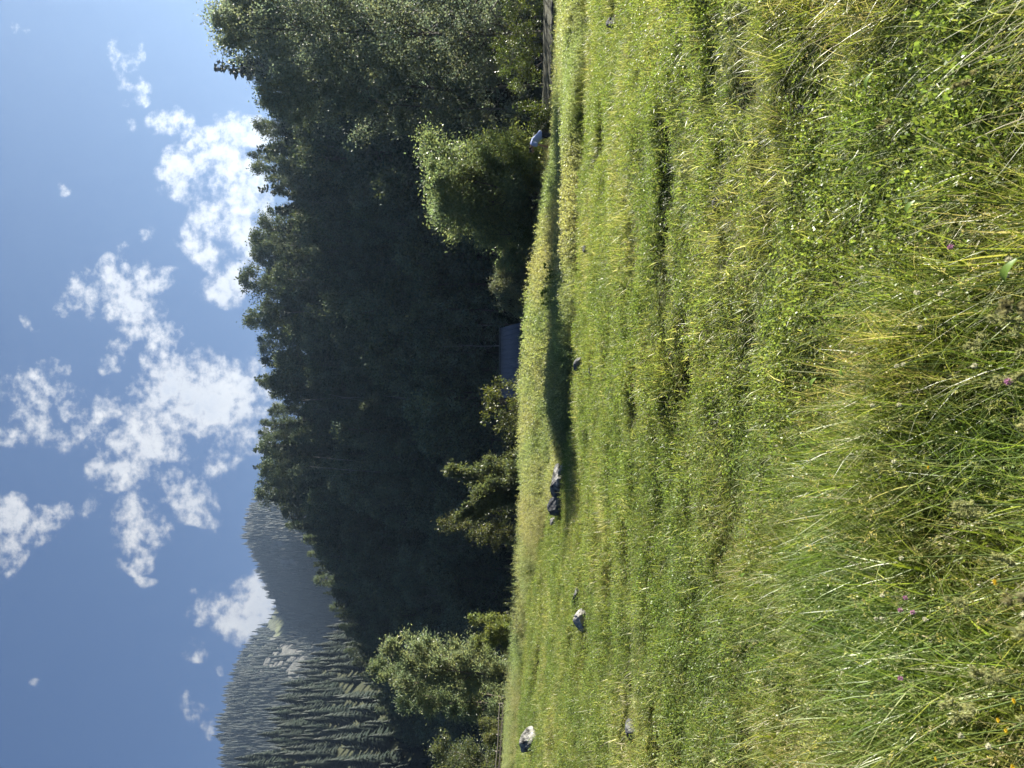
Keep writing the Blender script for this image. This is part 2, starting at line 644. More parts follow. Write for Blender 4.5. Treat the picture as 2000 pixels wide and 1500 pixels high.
# ------------------------------------------------------------------ trees
def prof_oval(u):
    return np.sin(np.pi * np.clip(.12 + .88 * u, 0, 1)) ** .7


def broadleaf(rng, H, R, base=.25, limbs=26, twigs=7, per=22, L=.1, W=.06, spread=.28, up=.6, droop=.2, wind=(0, 0, 0),
              tint=(.07, .1, .03), tr=None, stems=1, lean=(0, 0), prof=prof_oval, tips=.5, bark=(1, 1, 1), k=6, dv=.25):
    """A trunk with limbs, and leaves in clumps about the twigs of each limb. Returns two Geo."""
    gt, gc = Geo(), Geo()
    wind = np.array(wind, float)
    tr = tr or H * .012 + .03
    for si in range(stems):
        n = 9
        t = np.linspace(0, 1, n)
        az0 = 2 * np.pi * si / stems + rng.uniform(-.5, .5)
        out = 0 if stems == 1 else R * .55
        hs = H * (1 if si == 0 else rng.uniform(.6, .95))
        wob = np.cumsum(rng.normal(size=(n, 2)) * H * .012, 0)
        P = np.stack([lean[0] * t ** 1.4 + out * np.cos(az0) * t + wob[:, 0] * t, lean[1] * t ** 1.4 + out * np.sin(az0) * t + wob[:, 1] * t, hs * .96 * t], 1)
        rs = tr * (1 if stems == 1 else .6) * (1 - t * .88)
        tube(gt, P, rs, k, bark)
        nl = max(4, int(limbs / stems))
        Rs = R * (1 if stems == 1 else .62)
        for i in range(nl):
            u = (i + rng.uniform(0, 1)) / nl
            tt = base + (1 - base) * u
            p0 = np.array([np.interp(tt, t, P[:, c]) for c in range(3)])
            az = i * 2.39996 + rng.uniform(-.5, .5)
            ln = Rs * float(prof(np.array(u))) * rng.uniform(.65, 1.15) + .08 * R
            el = up * (.6 + .8 * u) + rng.uniform(-.2, .2)
            d = np.array([np.cos(az) * np.cos(el), np.sin(az) * np.cos(el), np.sin(el)])
            s = np.linspace(0, 1, 5)
            bend = np.array([0, 0, 1.0]) * (.25 * up - .6 * droop) * ln
            LP = p0 + d * ln * s[:, None] + bend * (s ** 2)[:, None] + rng.normal(size=(5, 3)) * ln * .03 * s[:, None] + wind * ln * .3 * (s ** 2)[:, None]
            tube(gt, LP, (tr * .34 * (1.15 - tt) + .008) * (1 - .8 * s), 4, bark)
            for j in range(twigs):
                ss = rng.uniform(.3, 1) ** .8
                q = np.array([np.interp(ss, s, LP[:, c]) for c in range(3)])
                td = unit(d + rng.normal(size=3) * .75 + np.array([0, 0, tips - droop]) + wind)
                tl = ln * rng.uniform(.18, .42) * (1.25 - .5 * ss) + spread * .5
                m = max(3, int(per * rng.uniform(.5, 1.5)))
                r = rng.uniform(0, 1, (m, 1))
                cen = q + td * tl * r + rng.normal(size=(m, 3)) * spread * (.35 + .65 * r) - np.array([0, 0, droop]) * tl * r ** 2
                ld = unit(rng.normal(size=(m, 3)) * .8 + td * .8 + wind * 1.2 - np.array([0, 0, droop * 1.4]))
                cl = tints(1, tint, rng, dv, .12)
                col = tints(m, cl[0], rng, .18, .08)
                leaves(gc, cen, ld, L * rng.uniform(.7, 1.3, m), W * rng.uniform(.7, 1.3, m), rng, col)
    return gt, gc


def conifer(rng, H, R, base=.08, levels=22, nb=7, sprays=6, tint=(.028, .045, .02), tr=None, L=.8, W=.26, dead=False):
    gt, gc = Geo(), Geo()
    tr = tr or H * .013
    t = np.linspace(0, 1, 6)
    wob = np.cumsum(rng.normal(size=(6, 2)) * H * .003, 0)
    P = np.stack([wob[:, 0], wob[:, 1], H * t], 1)
    tube(gt, P, tr * (1 - t * .93), 5)
    for i in range(levels):
        u = (i + rng.uniform(-.3, .3)) / levels
        z = H * (base + (1 - base) * np.clip(u, 0, .985))
        rr = R * (1 - u) ** .85 * rng.uniform(.75, 1.2) + .1 * R * (1 - u)
        for j in range(nb if u < .8 else max(3, nb - 3)):
            az = rng.uniform(0, 2 * np.pi)
            ln = rr * rng.uniform(.6, 1.15)
            d = np.array([np.cos(az), np.sin(az), -.28 + .6 * u])
            n = max(2, int(sprays * (.4 + .6 * ln / R)))
            s = rng.uniform(.15, 1, (n, 1))
            sid = np.array([-np.sin(az), np.cos(az), 0])
            c = np.array([np.interp(z / H, t, P[:, 0]), np.interp(z / H, t, P[:, 1]), z]) + d * ln * s
            ld = unit(d + sid * rng.normal(size=(n, 1)) * .8 + rng.normal(size=(n, 3)) * .2 - np.array([0, 0, .25]))
            sz = L * (.5 + .5 * ln / R)
            leaves(gc, c, ld, sz * rng.uniform(.7, 1.3, n), W * rng.uniform(.7, 1.3, n), rng, tints(n, tint, rng, .3, .1))
    return gt, gc


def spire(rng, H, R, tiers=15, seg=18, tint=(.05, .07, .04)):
    """A spruce seen from afar: ragged hanging skirts of branches round a stem."""
    gt, gc = Geo(), Geo()
    t = np.linspace(0, 1, 5)
    tube(gt, np.stack([t * 0, t * 0, H * t], 1), H * .009 * (1 - t * .95), 5)
    for i in range(tiers):
        u = (i + rng.uniform(-.25, .25)) / tiers
        z = H * (.06 + .9 * np.clip(u, 0, 1))
        r = R * (1 - np.clip(u, 0, 1)) ** .8 * rng.uniform(.85, 1.15) + .12
        az = np.linspace(0, 2 * np.pi, seg, endpoint=False) + rng.uniform(0, 1)
        rr = r * np.where(np.arange(seg) % 2 == 0, 1.12, .62) * rng.uniform(.72, 1.25, seg)
        dz = -.34 * rr - np.where(np.arange(seg) % 2 == 0, .1, -.06) * H / tiers
        outr = np.stack([np.cos(az) * rr, np.sin(az) * rr, z + dz], 1)
        inn = np.stack([np.cos(az) * r * .12, np.sin(az) * r * .12, np.full(seg, z + H / tiers * 1.15)], 1)
        k = np.arange(seg)
        q = np.stack([k, (k + 1) % seg, seg + (k + 1) % seg, seg + k], 1)
        c = tints(seg, tint, rng, .3, .08)
        gc.add(np.concatenate([outr, inn]), q, None, np.concatenate([c, c * .9]))
    return gt, gc


def tree_thing(name, loc, label, cat, geos, mats, group=None, rz=0, sc=1.0, part='crown', trunk='trunk'):
    o = bpy.data.objects.new(name, None)
    COL.objects.link(o)
    o.location = loc
    o.rotation_euler = (0, 0, rz)
    o.scale = (sc,) * 3 if np.isscalar(sc) else sc
    o.empty_display_size = .3
    setp(o, label, cat, group)
    gt, gc = geos
    link(trunk, gt if isinstance(gt, bpy.types.Mesh) else gt.mesh(name + '_' + trunk, mats[0], True), o)
    link(part, gc if isinstance(gc, bpy.types.Mesh) else gc.mesh(name + '_' + part, mats[1]), o)
    return o


PROTO = {}


def protos(kind):
    if kind in PROTO:
        return PROTO[kind]
    out = []
    for i in range(4):
        rng = np.random.default_rng(hash_(kind) + i)
        if kind == 'spruce':
            g = conifer(rng, 15, 2.5 + .3 * i, .04, 30, 9, 8, (.08, .108, .072), L=1.0, W=.42, tr=.12)
            m = ('bark', 'needle')
        elif kind == 'pine':
            g = broadleaf(rng, 15, 2.7, .3, 30, 7, 15, .42, .2, .38, .35, .1, tint=(.105, .132, .085), prof=lambda u: (1.08 - u) ** .8, tr=.16, dv=.35)
            m = ('bark', 'far_leaf')
        elif kind == 'birch':
            g = broadleaf(rng, 15, 2.4, .38, 26, 7, 16, .3, .2, .38, .75, .1, tint=(.145, .175, .115), tr=.11, lean=(rng.uniform(-1, 1), rng.uniform(-.6, .6)), dv=.35)
            m = ('birch', 'far_leaf')
        elif kind == 'broad':
            g = broadleaf(rng, 13, 3.4, .2, 30, 8, 16, .36, .25, .5, .6, .1, tint=(.115, .145, .09), tr=.18, dv=.35)
            m = ('bark', 'far_leaf')
        elif kind == 'spire':
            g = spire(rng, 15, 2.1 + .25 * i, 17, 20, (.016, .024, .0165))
            m = ('bark', 'needle')
        elif kind == 'far_spruce':
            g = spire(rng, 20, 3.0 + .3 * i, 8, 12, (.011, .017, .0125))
            m = ('bark', 'needle')
        gt, gc = g
        out.append((gt.mesh(kind + '_trunk', M[m[0]], True), gc.mesh(kind + '_crown', M[m[1]])))
    PROTO[kind] = out
    return out


def hash_(s):
    return sum((i + 1) * ord(c) for i, c in enumerate(s))


def poisson(n, a0, a1, t0, t1, fn, dist, rng):
    """Points of the slope fn kept apart."""
    keep = []
    cell = {}
    for a, t in zip(rng.uniform(a0, a1, n), rng.uniform(t0, t1, n)):
        p = fn(a, t)
        c = (int(p[0] // dist), int(p[1] // dist))
        ok = True
        for i in (-1, 0, 1):
            for j in (-1, 0, 1):
                for q in cell.get((c[0] + i, c[1] + j), ()):
                    if (q[0] - p[0]) ** 2 + (q[1] - p[1]) ** 2 < dist * dist:
                        ok = False
        if ok:
            cell.setdefault(c, []).append(p)
            keep.append((a, t, p))
    return keep


def scatter(name, pts, rot, scl, idx, meshes, mats=None, label=None):
    """Uncountable plants: one object whose points carry plants."""
    src = bpy.data.collections.new(name + '_kinds')
    for i, m in enumerate(meshes):
        o = bpy.data.objects.new('%s_kind_%02d' % (name, i), m)
        src.objects.link(o)
    me = bpy.data.meshes.new(name)
    pts = np.asarray(pts, np.float32)
    me.vertices.add(len(pts))
    me.vertices.foreach_set('co', pts.ravel())
    for nm, ty, key, arr in (('rot', 'FLOAT_VECTOR', 'vector', rot), ('scl', 'FLOAT_VECTOR', 'vector', scl)):
        at_ = me.attributes.new(nm, ty, 'POINT')
        at_.data.foreach_set(key, np.asarray(arr, np.float32).ravel())
    at_ = me.attributes.new('idx', 'INT', 'POINT')
    at_.data.foreach_set('value', np.asarray(idx, np.int32))
    o = link(name, me)
    setp(o, kind='stuff', label=label)
    ng = bpy.data.node_groups.new(name + '_scatter', 'GeometryNodeTree')
    ng.interface.new_socket('Geometry', in_out='INPUT', socket_type='NodeSocketGeometry')
    ng.interface.new_socket('Geometry', in_out='OUTPUT', socket_type='NodeSocketGeometry')
    n, l = ng.nodes, ng.links
    gi, go = n.new('NodeGroupInput'), n.new('NodeGroupOutput')
    ci = n.new('GeometryNodeCollectionInfo')
    ci.inputs['Collection'].default_value = src
    ci.inputs['Separate Children'].default_value = True
    ci.inputs['Reset Children'].default_value = True
    ip = n.new('GeometryNodeInstanceOnPoints')
    ip.inputs['Pick Instance'].default_value = True
    l.new(gi.outputs[0], ip.inputs['Points'])
    l.new(ci.outputs[0], ip.inputs['Instance'])
    for nm, ty, sk in (('rot', 'FLOAT_VECTOR', 'Rotation'), ('scl', 'FLOAT_VECTOR', 'Scale'), ('idx', 'INT', 'Instance Index')):
        na = n.new('GeometryNodeInputNamedAttribute')
        na.data_type = ty
        na.inputs['Name'].default_value = nm
        l.new(na.outputs['Attribute'], ip.inputs[sk])
    l.new(ip.outputs[0], go.inputs[0])
    md = o.modifiers.new('scatter', 'NODES')
    md.node_group = ng
    return o


def joined(pair):
    """trunk and crown in one mesh, for the mass of the forest."""
    bm = bmesh.new()
    a, b = pair
    bm.from_mesh(a)
    n = len(bm.faces)
    bm.from_mesh(b)
    me = bpy.data.meshes.new('forest_tree')
    bm.faces.ensure_lookup_table()
    for i in range(n, len(bm.faces)):
        bm.faces[i].material_index = 1
    bm.to_mesh(me)
    bm.free()
    me.materials.append(a.materials[0])
    me.materials.append(b.materials[0])
    return me


def make_forest():
    rng = np.random.default_rng(7)
    kinds = ['birch', 'broad', 'pine', 'spruce']
    pts = poisson(9000, -.52, .66, .02, 1.12, hill, 3.3, rng)
    single, mass = [], []
    budget = {k: 0 for k in kinds}
    NAMES = {'birch': ('birch_tree', 'birch'), 'broad': ('broadleaf_tree', 'tree'), 'pine': ('pine_tree', 'pine'), 'spruce': ('spruce_tree', 'spruce')}
    ZONE = {
        'crest': {'birch': 'pale stemmed birch on the sunlit forest crest under the sky', 'broad': 'round crowned broadleaf tree on the sunlit forest crest under the sky',
                  'pine': 'loose crowned pine on the sunlit forest crest under the sky', 'spruce': 'dark pointed spruce on the sunlit forest crest under the sky'},
        'foot': {'birch': 'shaded birch at the foot of the wooded hill behind the meadow', 'broad': 'shaded broadleaf tree at the foot of the wooded hill behind the meadow',
                 'pine': 'shaded pine at the foot of the wooded hill behind the meadow', 'spruce': 'shaded spruce at the foot of the wooded hill behind the meadow'},
        'mid': {'birch': 'birch with a thin pale stem in the shaded middle of the wooded hill', 'broad': 'broadleaf tree in the shaded middle of the wooded hill',
                'pine': 'pine in the shaded middle of the wooded hill', 'spruce': 'spruce in the shaded middle of the wooded hill'}}
    for a, t, p in pts:
        y = 750 - a * F
        r = rng.uniform()
        con = float(np.interp(y, [0, 300, 450, 600, 850, 1000, 1300], [.3, .3, .45, .5, .55, .75, .85]))
        if t > .6:
            k = 'spruce' if r < con * .62 else 'pine' if r < con else 'birch' if r < con + (1 - con) * .55 else 'broad'
        else:
            k = 'spruce' if r < .2 else 'pine' if r < .4 else 'birch' if r < .65 else 'broad'
        vis = float(np.interp(y, SKY_Y, SKY_V))
        bas = float(np.interp(y, HILL_Y, HILL_V))
        top = (bas - vis) / F * p[1]
        if t > .97:
            H = top * rng.uniform(.62, 1.02)
        elif t > .75:
            H = min(16, top * 1.15) * rng.uniform(.75, 1.1)
        else:
            H = rng.uniform(10, 16)
        H = max(H, 4.5)
        sc = H / (13 if k == 'broad' else 15)
        w = sc * rng.uniform(.85, 1.15) * (1.15 if H < 9 else 1)
        inside = -.6 < a < .6
        zone = 'crest' if t > .8 else 'foot' if t < .2 else 'mid'
        lim = {'crest': 1.0, 'foot': .8, 'mid': .13}[zone]
        if inside and t <= 1.05 and rng.uniform() < lim and budget[k] < 130:
            budget[k] += 1
            single.append((k, zone, p, (w, w, sc)))
        else:
            mass.append((k, p, (w, w, sc)))
    for i, (k, zone, p, s) in enumerate(single):
        nm, cat = NAMES[k]
        gp = protos(k)[i % 4]
        tree_thing(nm, (p[0], p[1], p[2] - .3), ZONE[zone][k], cat, gp, None, {'crest': 'trees along the crest of the wooded hill', 'foot': 'trees at the foot of the wooded hill', 'mid': 'trees in the middle of the wooded hill'}[zone] + ' - ' + cat, rng.uniform(0, 6.28), s)
    kinds = kinds + ['spire']
    ms = [joined(protos(k)[i]) for k in kinds for i in range(4)]
    # spruces of the next slope
    sp = poisson(3200, -.8, -.29, .12, 1.1, slope, 6.0, rng)
    n = 0
    sp_mass = []
    for a, t, p in sp:
        H = rng.uniform(9, 24)
        w = H / 15 * rng.uniform(.85, 1.1)
        if -.58 < a and .45 < t < 1.04 and n < 150:
            n += 1
            tree_thing('spruce_tree', (p[0], p[1], p[2] - .4), 'tall spruce among many on the steep slope below the far mountain', 'spruce', protos('spire')[n % 4], None,
                       'spruces on the slope below the far mountain', rng.uniform(0, 6.28), (w, w, H / 15))
        else:
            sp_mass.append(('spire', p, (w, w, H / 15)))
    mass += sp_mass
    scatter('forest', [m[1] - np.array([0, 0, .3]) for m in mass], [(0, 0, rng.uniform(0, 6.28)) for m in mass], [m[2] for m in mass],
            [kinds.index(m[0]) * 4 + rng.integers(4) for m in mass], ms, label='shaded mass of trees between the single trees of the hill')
    # the far mountain's conifers
    N = 15000
    a = rng.uniform(-.72, .02, N)
    t = rng.uniform(0, 1.03, N)
    rk_, gr_ = mt_masks(a, t)
    P = mountain(a, t)
    keep = (rng.uniform(size=N) > rk_ * .62) & (rng.uniform(size=N) > gr_ * 1.5) & (fbm(P[:, 0] * .012, P[:, 1] * .012, 77) > -.42)
    P = P[keep]
    m = len(P)
    h = rng.uniform(.55, 1.1, m)
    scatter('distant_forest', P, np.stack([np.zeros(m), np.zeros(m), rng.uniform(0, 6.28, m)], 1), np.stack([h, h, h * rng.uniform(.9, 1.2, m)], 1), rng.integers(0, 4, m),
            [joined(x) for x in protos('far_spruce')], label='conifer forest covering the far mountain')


make_forest()


# pale stems that stand out of the shaded hillside
def snag(rng, H, lean, r=.16, forks=2):
    g = Geo()
    t = np.linspace(0, 1, 8)
    wob = np.cumsum(rng.normal(size=(8, 2)) * .05, 0)
    P = np.stack([lean[0] * H * t + wob[:, 0], lean[1] * H * t + wob[:, 1], H * t], 1)
    tube(g, P, r * (1 - .75 * t), 6)
    for i in range(forks):
        k = 3 + i
        q = np.linspace(0, 1, 5)[:, None]
        d = np.array([rng.uniform(-.7, .7), rng.uniform(-.4, .4), .9])
        tube(g, P[k] + d * H * .33 * q + np.array([0, 0, .3]) * q ** 2, r * .45 * (1 - .8 * q[:, 0]), 5)
    return g


def make_snags():
    SN = [(441, 742, 65, .10, 'thick', 'thick bare pale trunk alone in the shade above the round willow'),
          (225, 655, 50, -.02, '', 'thin pale stem by the tall poplars, first of a row'), (255, 660, 55, -.06, '', 'thin pale stem by the tall poplars, in the middle of a row'),
          (270, 668, 55, .05, '', 'forked thin pale stem by the tall poplars'), (297, 655, 60, .12, '', 'leaning pale stem with side twigs below the crest pines'),
          (605, 600, 60, .0, '', 'straight white stem under the highest birch on the crest'), (548, 580, 40, .03, '', 'short white stem under the crest birches'),
          (777, 640, 70, -.05, '', 'upper pale stem above the metal roofed shed'), (782, 800, 110, .04, 'fork', 'long forked pale stem on the hill above the metal roofed shed'),
          (800, 820, 100, .12, 'fork', 'crooked pale stem leaning above the sapling by the shed'), (800, 690, 80, .22, '', 'pale stem leaning strongly on the hill above the shed'),
          (905, 660, 75, .08, '', 'slanting pale stem in the pine grove, steepest of its bunch'), (925, 660, 80, .10, '', 'slanting pale stem in the pine grove, paler than its neighbour'),
          (1165, 855, 70, .12, 'fork', 'crooked forked pale stem in the dark hollow of the hill')]
    for i, (y, x, ln, lean, kind, lab) in enumerate(SN):
        rng = np.random.default_rng(500 + i)
        a = (750 - y) / F
        # where the sight line meets the hillside, a little out of the slope
        ts = np.linspace(.02, 1, 400)
        P = hill(np.full(400, a), ts)
        v = HOR - (P[:, 2] - EYE) / P[:, 1] * F
        k = int(np.argmin(np.abs(v - (x + ln * .5 + 60))))
        p = P[k]
        H = (v[k] - (x - ln * .5)) / F * p[1]
        o = bpy.data.objects.new('bare_trunk', None)
        COL.objects.link(o)
        q = p * .93
        q[2] = p[2] - 1.5
        o.location = q
        setp(o, lab, 'dead tree')
        link('trunk', snag(rng, H, (lean, rng.uniform(-.05, .05)), .26 if kind == 'thick' else .1, 2 if kind == 'fork' else 1).mesh('bare_trunk', M['birch'], True), o)


make_snags()


# ------------------------------------------------------------------ trees and bushes at the edge of the meadow
def put(name, x, y, Y, label, cat, geos, mats=('bark', 'leaf'), z=None, rz=0, part='crown', trunk='trunk'):
    X = (750 - y) / F * Y
    zz = gz(X, Y) - .1 if z is None else z
    return tree_thing(name, (X, Y, zz), label, cat, geos, (M[mats[0]], M[mats[1]]), None, rz, 1.0, part, trunk)


def tall(x, y, Y):
    """Height of a plant at distance Y whose top the photo shows at column x."""
    return (EYE + (HOR - x) / F * Y - gz((750 - y) / F * Y, Y)) / .97


def make_edge_trees():
    R = np.random.default_rng
    asp = dict(L=.185, W=.145, tint=(.185, .215, .155), bark=(1, 1, 1))
    put('poplar_tree', 0, 66, 54, 'tallest poplar at the meadow edge, its crown reaching far above the hill', 'poplar',
        broadleaf(R(1), tall(446, 66, 54), 6.1, .08, 66, 10, 52, spread=.5, up=.75, tr=.24, prof=lambda u: (1.02 - u ** 2.2) ** .6, **asp), ('bark', 'poplar'))
    put('poplar_tree', 0, -40, 54, 'poplar cut by the picture edge beside the tallest poplar', 'poplar',
        broadleaf(R(2), tall(455, -40, 54), 5.9, .08, 56, 9, 48, spread=.5, up=.75, tr=.22, prof=lambda u: (1.02 - u ** 2.2) ** .6, **asp), ('bark', 'poplar'))
    put('poplar_tree', 0, 166, 54, 'lower poplar with a drooping side bough, between the tallest poplar and the hill', 'poplar',
        broadleaf(R(3), tall(520, 166, 54), 4.1, .08, 48, 9, 48, spread=.44, up=.6, droop=.1, tr=.16, lean=(-.5, 0), **asp), ('bark', 'poplar'))
    put('poplar_tree', 0, 212, 53, 'young poplar with rounded low boughs behind the bending person', 'poplar',
        broadleaf(R(4), tall(640, 212, 53), 3.0, .1, 34, 8, 44, spread=.3, up=.5, tr=.1, lean=(-.4, 0), **asp), ('bark', 'poplar'))
    put('poplar_tree', 0, 20, 59, 'poplar half hidden behind the tallest poplar', 'poplar',
        broadleaf(R(5), tall(440, 20, 59), 5.6, .1, 46, 9, 40, spread=.45, up=.7, tr=.22, **asp), ('bark', 'poplar'))
    for X, Y, H, R_, bs, lab in ((20.2, 28.2, 14.6, 2.3, .58, 'tall bare stemmed pine beside the meadow, whose crown shades the tall grass'), (23.0, 29.6, 15.2, 2.5, .56, 'second tall bare stemmed pine beside the meadow, beyond the first')):
        tree_thing('pine_tree', (X, Y, gz(X, Y) - .1), lab, 'pine', broadleaf(R(int(X * 10)), H, R_, bs, 30, 9, 50, spread=.34, up=.4, tr=.2, L=.2, W=.1, tint=(.05, .07, .03)), (M['bark'], M['leaf']))
    tree_thing('poplar_tree', (31.5, 42, gz(31.5, 42) - .1), 'added unseen poplar that shades the ground under the poplar row', 'poplar',
               broadleaf(R(55), 16, 4.6, .08, 46, 9, 36, spread=.45, up=.7, tr=.22, **asp), (M['bark'], M['poplar']))  # added out of view to keep the ground under the poplars in shade
    low = dict(L=.1, W=.065, tint=(.1, .13, .045))
    put('shrub', 0, 40, 40, 'yellow green shrub under the poplars beside the shaded logs', 'shrub', broadleaf(R(6), 2.6, 1.7, .08, 20, 6, 34, spread=.25, up=.5, stems=3, tr=.05, **low))
    put('shrub', 0, 118, 40.5, 'low leafy shrub under the poplars with branches over the logs', 'shrub', broadleaf(R(7), 2.9, 1.9, .08, 22, 6, 34, spread=.26, up=.5, stems=3, tr=.05, **low))
    put('shrub', 0, 226, 33, 'small green shrub just beyond the bending person', 'shrub', broadleaf(R(8), 2.0, 1.0, .08, 16, 6, 30, spread=.2, up=.55, stems=3, tr=.04, **low))
    # the round willow
    wl = dict(L=.17, W=.07, tint=(.215, .26, .135))
    put('willow_bush', 0, 392, 37.5, 'large round grey green willow bush in sun between person and shed', 'willow',
        broadleaf(R(9), tall(838, 392, 37.5), 3.4, .06, 70, 10, 80, spread=.36, up=.65, stems=5, tr=.16, lean=(1.0, 0), wind=(.12, 0, 0), **wl), ('bark', 'willow'))
    put('willow_bush', 0, 318, 36.5, 'yellow green willow bush joined to the flank of the large round willow', 'willow',
        broadleaf(R(10), tall(930, 318, 36.5), 2.1, .05, 36, 8, 60, spread=.3, up=.6, stems=4, tr=.1, L=.16, W=.06, tint=(.23, .27, .1)), ('bark', 'willow'))
    put('willow_bush', 0, 462, 37.8, 'lower lobe of willow at the shed side of the large round willow', 'willow',
        broadleaf(R(11), tall(922, 462, 37.8), 2.2, .05, 32, 8, 56, spread=.28, up=.5, stems=4, tr=.08, **wl), ('bark', 'willow'))
    put('willow_bush', 0, 556, 39, 'small grey dome of drooping willow, bare on its underside', 'willow',
        broadleaf(R(12), tall(960, 556, 39), 1.6, .35, 36, 8, 46, spread=.2, up=.35, droop=.75, stems=1, tr=.09, L=.17, W=.045, tint=(.2, .22, .15)), ('bark', 'willow'), rz=1)
    put('shrub', 0, 452, 36, 'small yellowish shrub in the tall grass below the willows', 'shrub', broadleaf(R(13), tall(1010, 452, 36), 1.0, .05, 18, 6, 34, spread=.2, up=.7, stems=3, tr=.03, L=.11, W=.05, tint=(.12, .13, .05)))
    put('sapling', 0, 812, 34, 'young leaning sapling with loose leafy boughs in front of the shed roof', 'sapling',
        broadleaf(R(14), tall(962, 812, 34), 1.5, .2, 18, 5, 24, spread=.16, up=.55, tr=.05, lean=(.9, 0), L=.12, W=.08, tint=(.095, .11, .045)))
    put('shrub', 0, 857, 33, 'low dull green shrub between the sapling and the dense pointed bush', 'shrub', broadleaf(R(15), tall(990, 857, 33), 1.3, .05, 18, 6, 34, spread=.2, up=.5, stems=3, tr=.04, L=.1, W=.05, tint=(.09, .105, .05)))
    put('bush', 0, 935, 32.5, 'dense dark bush with many pointed shoots beside the slender birch', 'bush',
        broadleaf(R(16), tall(880, 935, 32.5), 2.1, .02, 120, 8, 46, spread=.13, up=.95, stems=5, tr=.09, lean=(-.9, 0), L=.16, W=.05, tint=(.1, .122, .078), tips=1.2, prof=lambda u: (1.05 - u) ** .9))
    put('birch_tree', 0, 1040, 50, 'slender birch with a thin pale double stem before the dark hill', 'birch',
        broadleaf(R(17), tall(860, 1040, 50), 1.3, .45, 22, 7, 34, spread=.24, up=.6, stems=2, tr=.07, L=.13, W=.09, tint=(.085, .095, .05)), ('birch', 'leaf'))
    put('shrub', 0, 985, 50, 'dark low shrub in shade between the pointed bush and the slender birch', 'shrub', broadleaf(R(18), tall(930, 985, 50), 1.7, .05, 22, 7, 34, spread=.3, up=.5, stems=3, tr=.05, L=.13, W=.08, tint=(.06, .075, .035)))
    put('bush', 0, 1232, 42, 'spiky bright green bush beside the wind blown willow', 'bush',
        broadleaf(R(19), tall(920, 1232, 42), 1.45, .02, 46, 7, 40, spread=.12, up=.75, stems=5, tr=.05, L=.16, W=.04, tint=(.17, .205, .08), tips=1.1))
    put('willow_tree', 0, 1312, 43, 'wind blown silvery willow with two peaks, at the end of the meadow', 'willow',
        broadleaf(R(20), tall(752, 1312, 43), 2.2, .03, 60, 9, 52, spread=.24, up=.75, stems=4, tr=.16, lean=(.5, 0), wind=(.55, -.1, .25), L=.22, W=.06, tint=(.21, .24, .15)), ('bark', 'willow'))
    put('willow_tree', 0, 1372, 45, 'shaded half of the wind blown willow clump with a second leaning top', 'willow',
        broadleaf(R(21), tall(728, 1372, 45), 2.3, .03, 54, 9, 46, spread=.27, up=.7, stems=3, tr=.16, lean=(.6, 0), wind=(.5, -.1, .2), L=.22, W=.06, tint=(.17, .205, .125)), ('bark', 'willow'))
    put('bush', 0, 1500, 36, 'grey green bush standing behind the old timber rail', 'bush',
        broadleaf(R(22), tall(852, 1500, 36), 1.9, .03, 50, 8, 44, spread=.22, up=.7, stems=4, tr=.08, L=.12, W=.05, tint=(.1, .12, .07), tips=.8))
    put('shrub', 0, 1428, 37, 'pale leafy shrub between the willow clump and the old timber rail', 'shrub', broadleaf(R(23), tall(940, 1428, 37), .9, .03, 24, 6, 36, spread=.14, up=.8, stems=4, tr=.03, L=.12, W=.035, tint=(.14, .155, .075), tips=1.0))
    # the dark conifers that look over the poplars' shoulder
    put('spruce_tree', 0, 128, float(hill((750 - 128) / F, .8)[1]), 'dark spruce spire rising behind the poplars', 'spruce', conifer(R(24), EYE + (HOR - 413) / F * float(hill((750 - 128) / F, .8)[1]) - float(hill((750 - 128) / F, .8)[2]), 4.4, .05, 26, 9, 9, (.04, .055, .03), L=1.3, W=.55), ('bark', 'needle'),
        z=float(hill((750 - 128) / F, .8)[2]))


make_edge_trees()


# ------------------------------------------------------------------ rocks
def rock_mesh(name, rng, dims, mat, cuts=7, rough=.10, sub=4):
    bm = bmesh.new()
    bmesh.ops.create_icosphere(bm, subdivisions=sub, radius=1)
    V = np.array([v.co[:] for v in bm.verts])
    for i in range(cuts):
        n = unit(rng.normal(size=3) * np.array([1, 1, .9]))
        d = rng.uniform(.42, .8)
        ex = np.maximum(V @ n - d, 0)
        V = V - ex[:, None] * n * .94
    for f, amp in ((1.6, rough), (4.0, rough * .45), (9.0, rough * .25)):
        V = V + unit(V) * (vnoise(V[:, 0] * f + V[:, 2] * 1.7 * f, V[:, 1] * f - V[:, 2] * f, int(rng.integers(1e5)))[:, None]) * amp
    V = V * np.array(dims) * .5 / np.abs(V).max(0)
    for v, c in zip(bm.verts, V):
        v.co = c
    me = bpy.data.meshes.new(name)
    bm.to_mesh(me)
    bm.free()
    me.materials.append(mat)
    return me


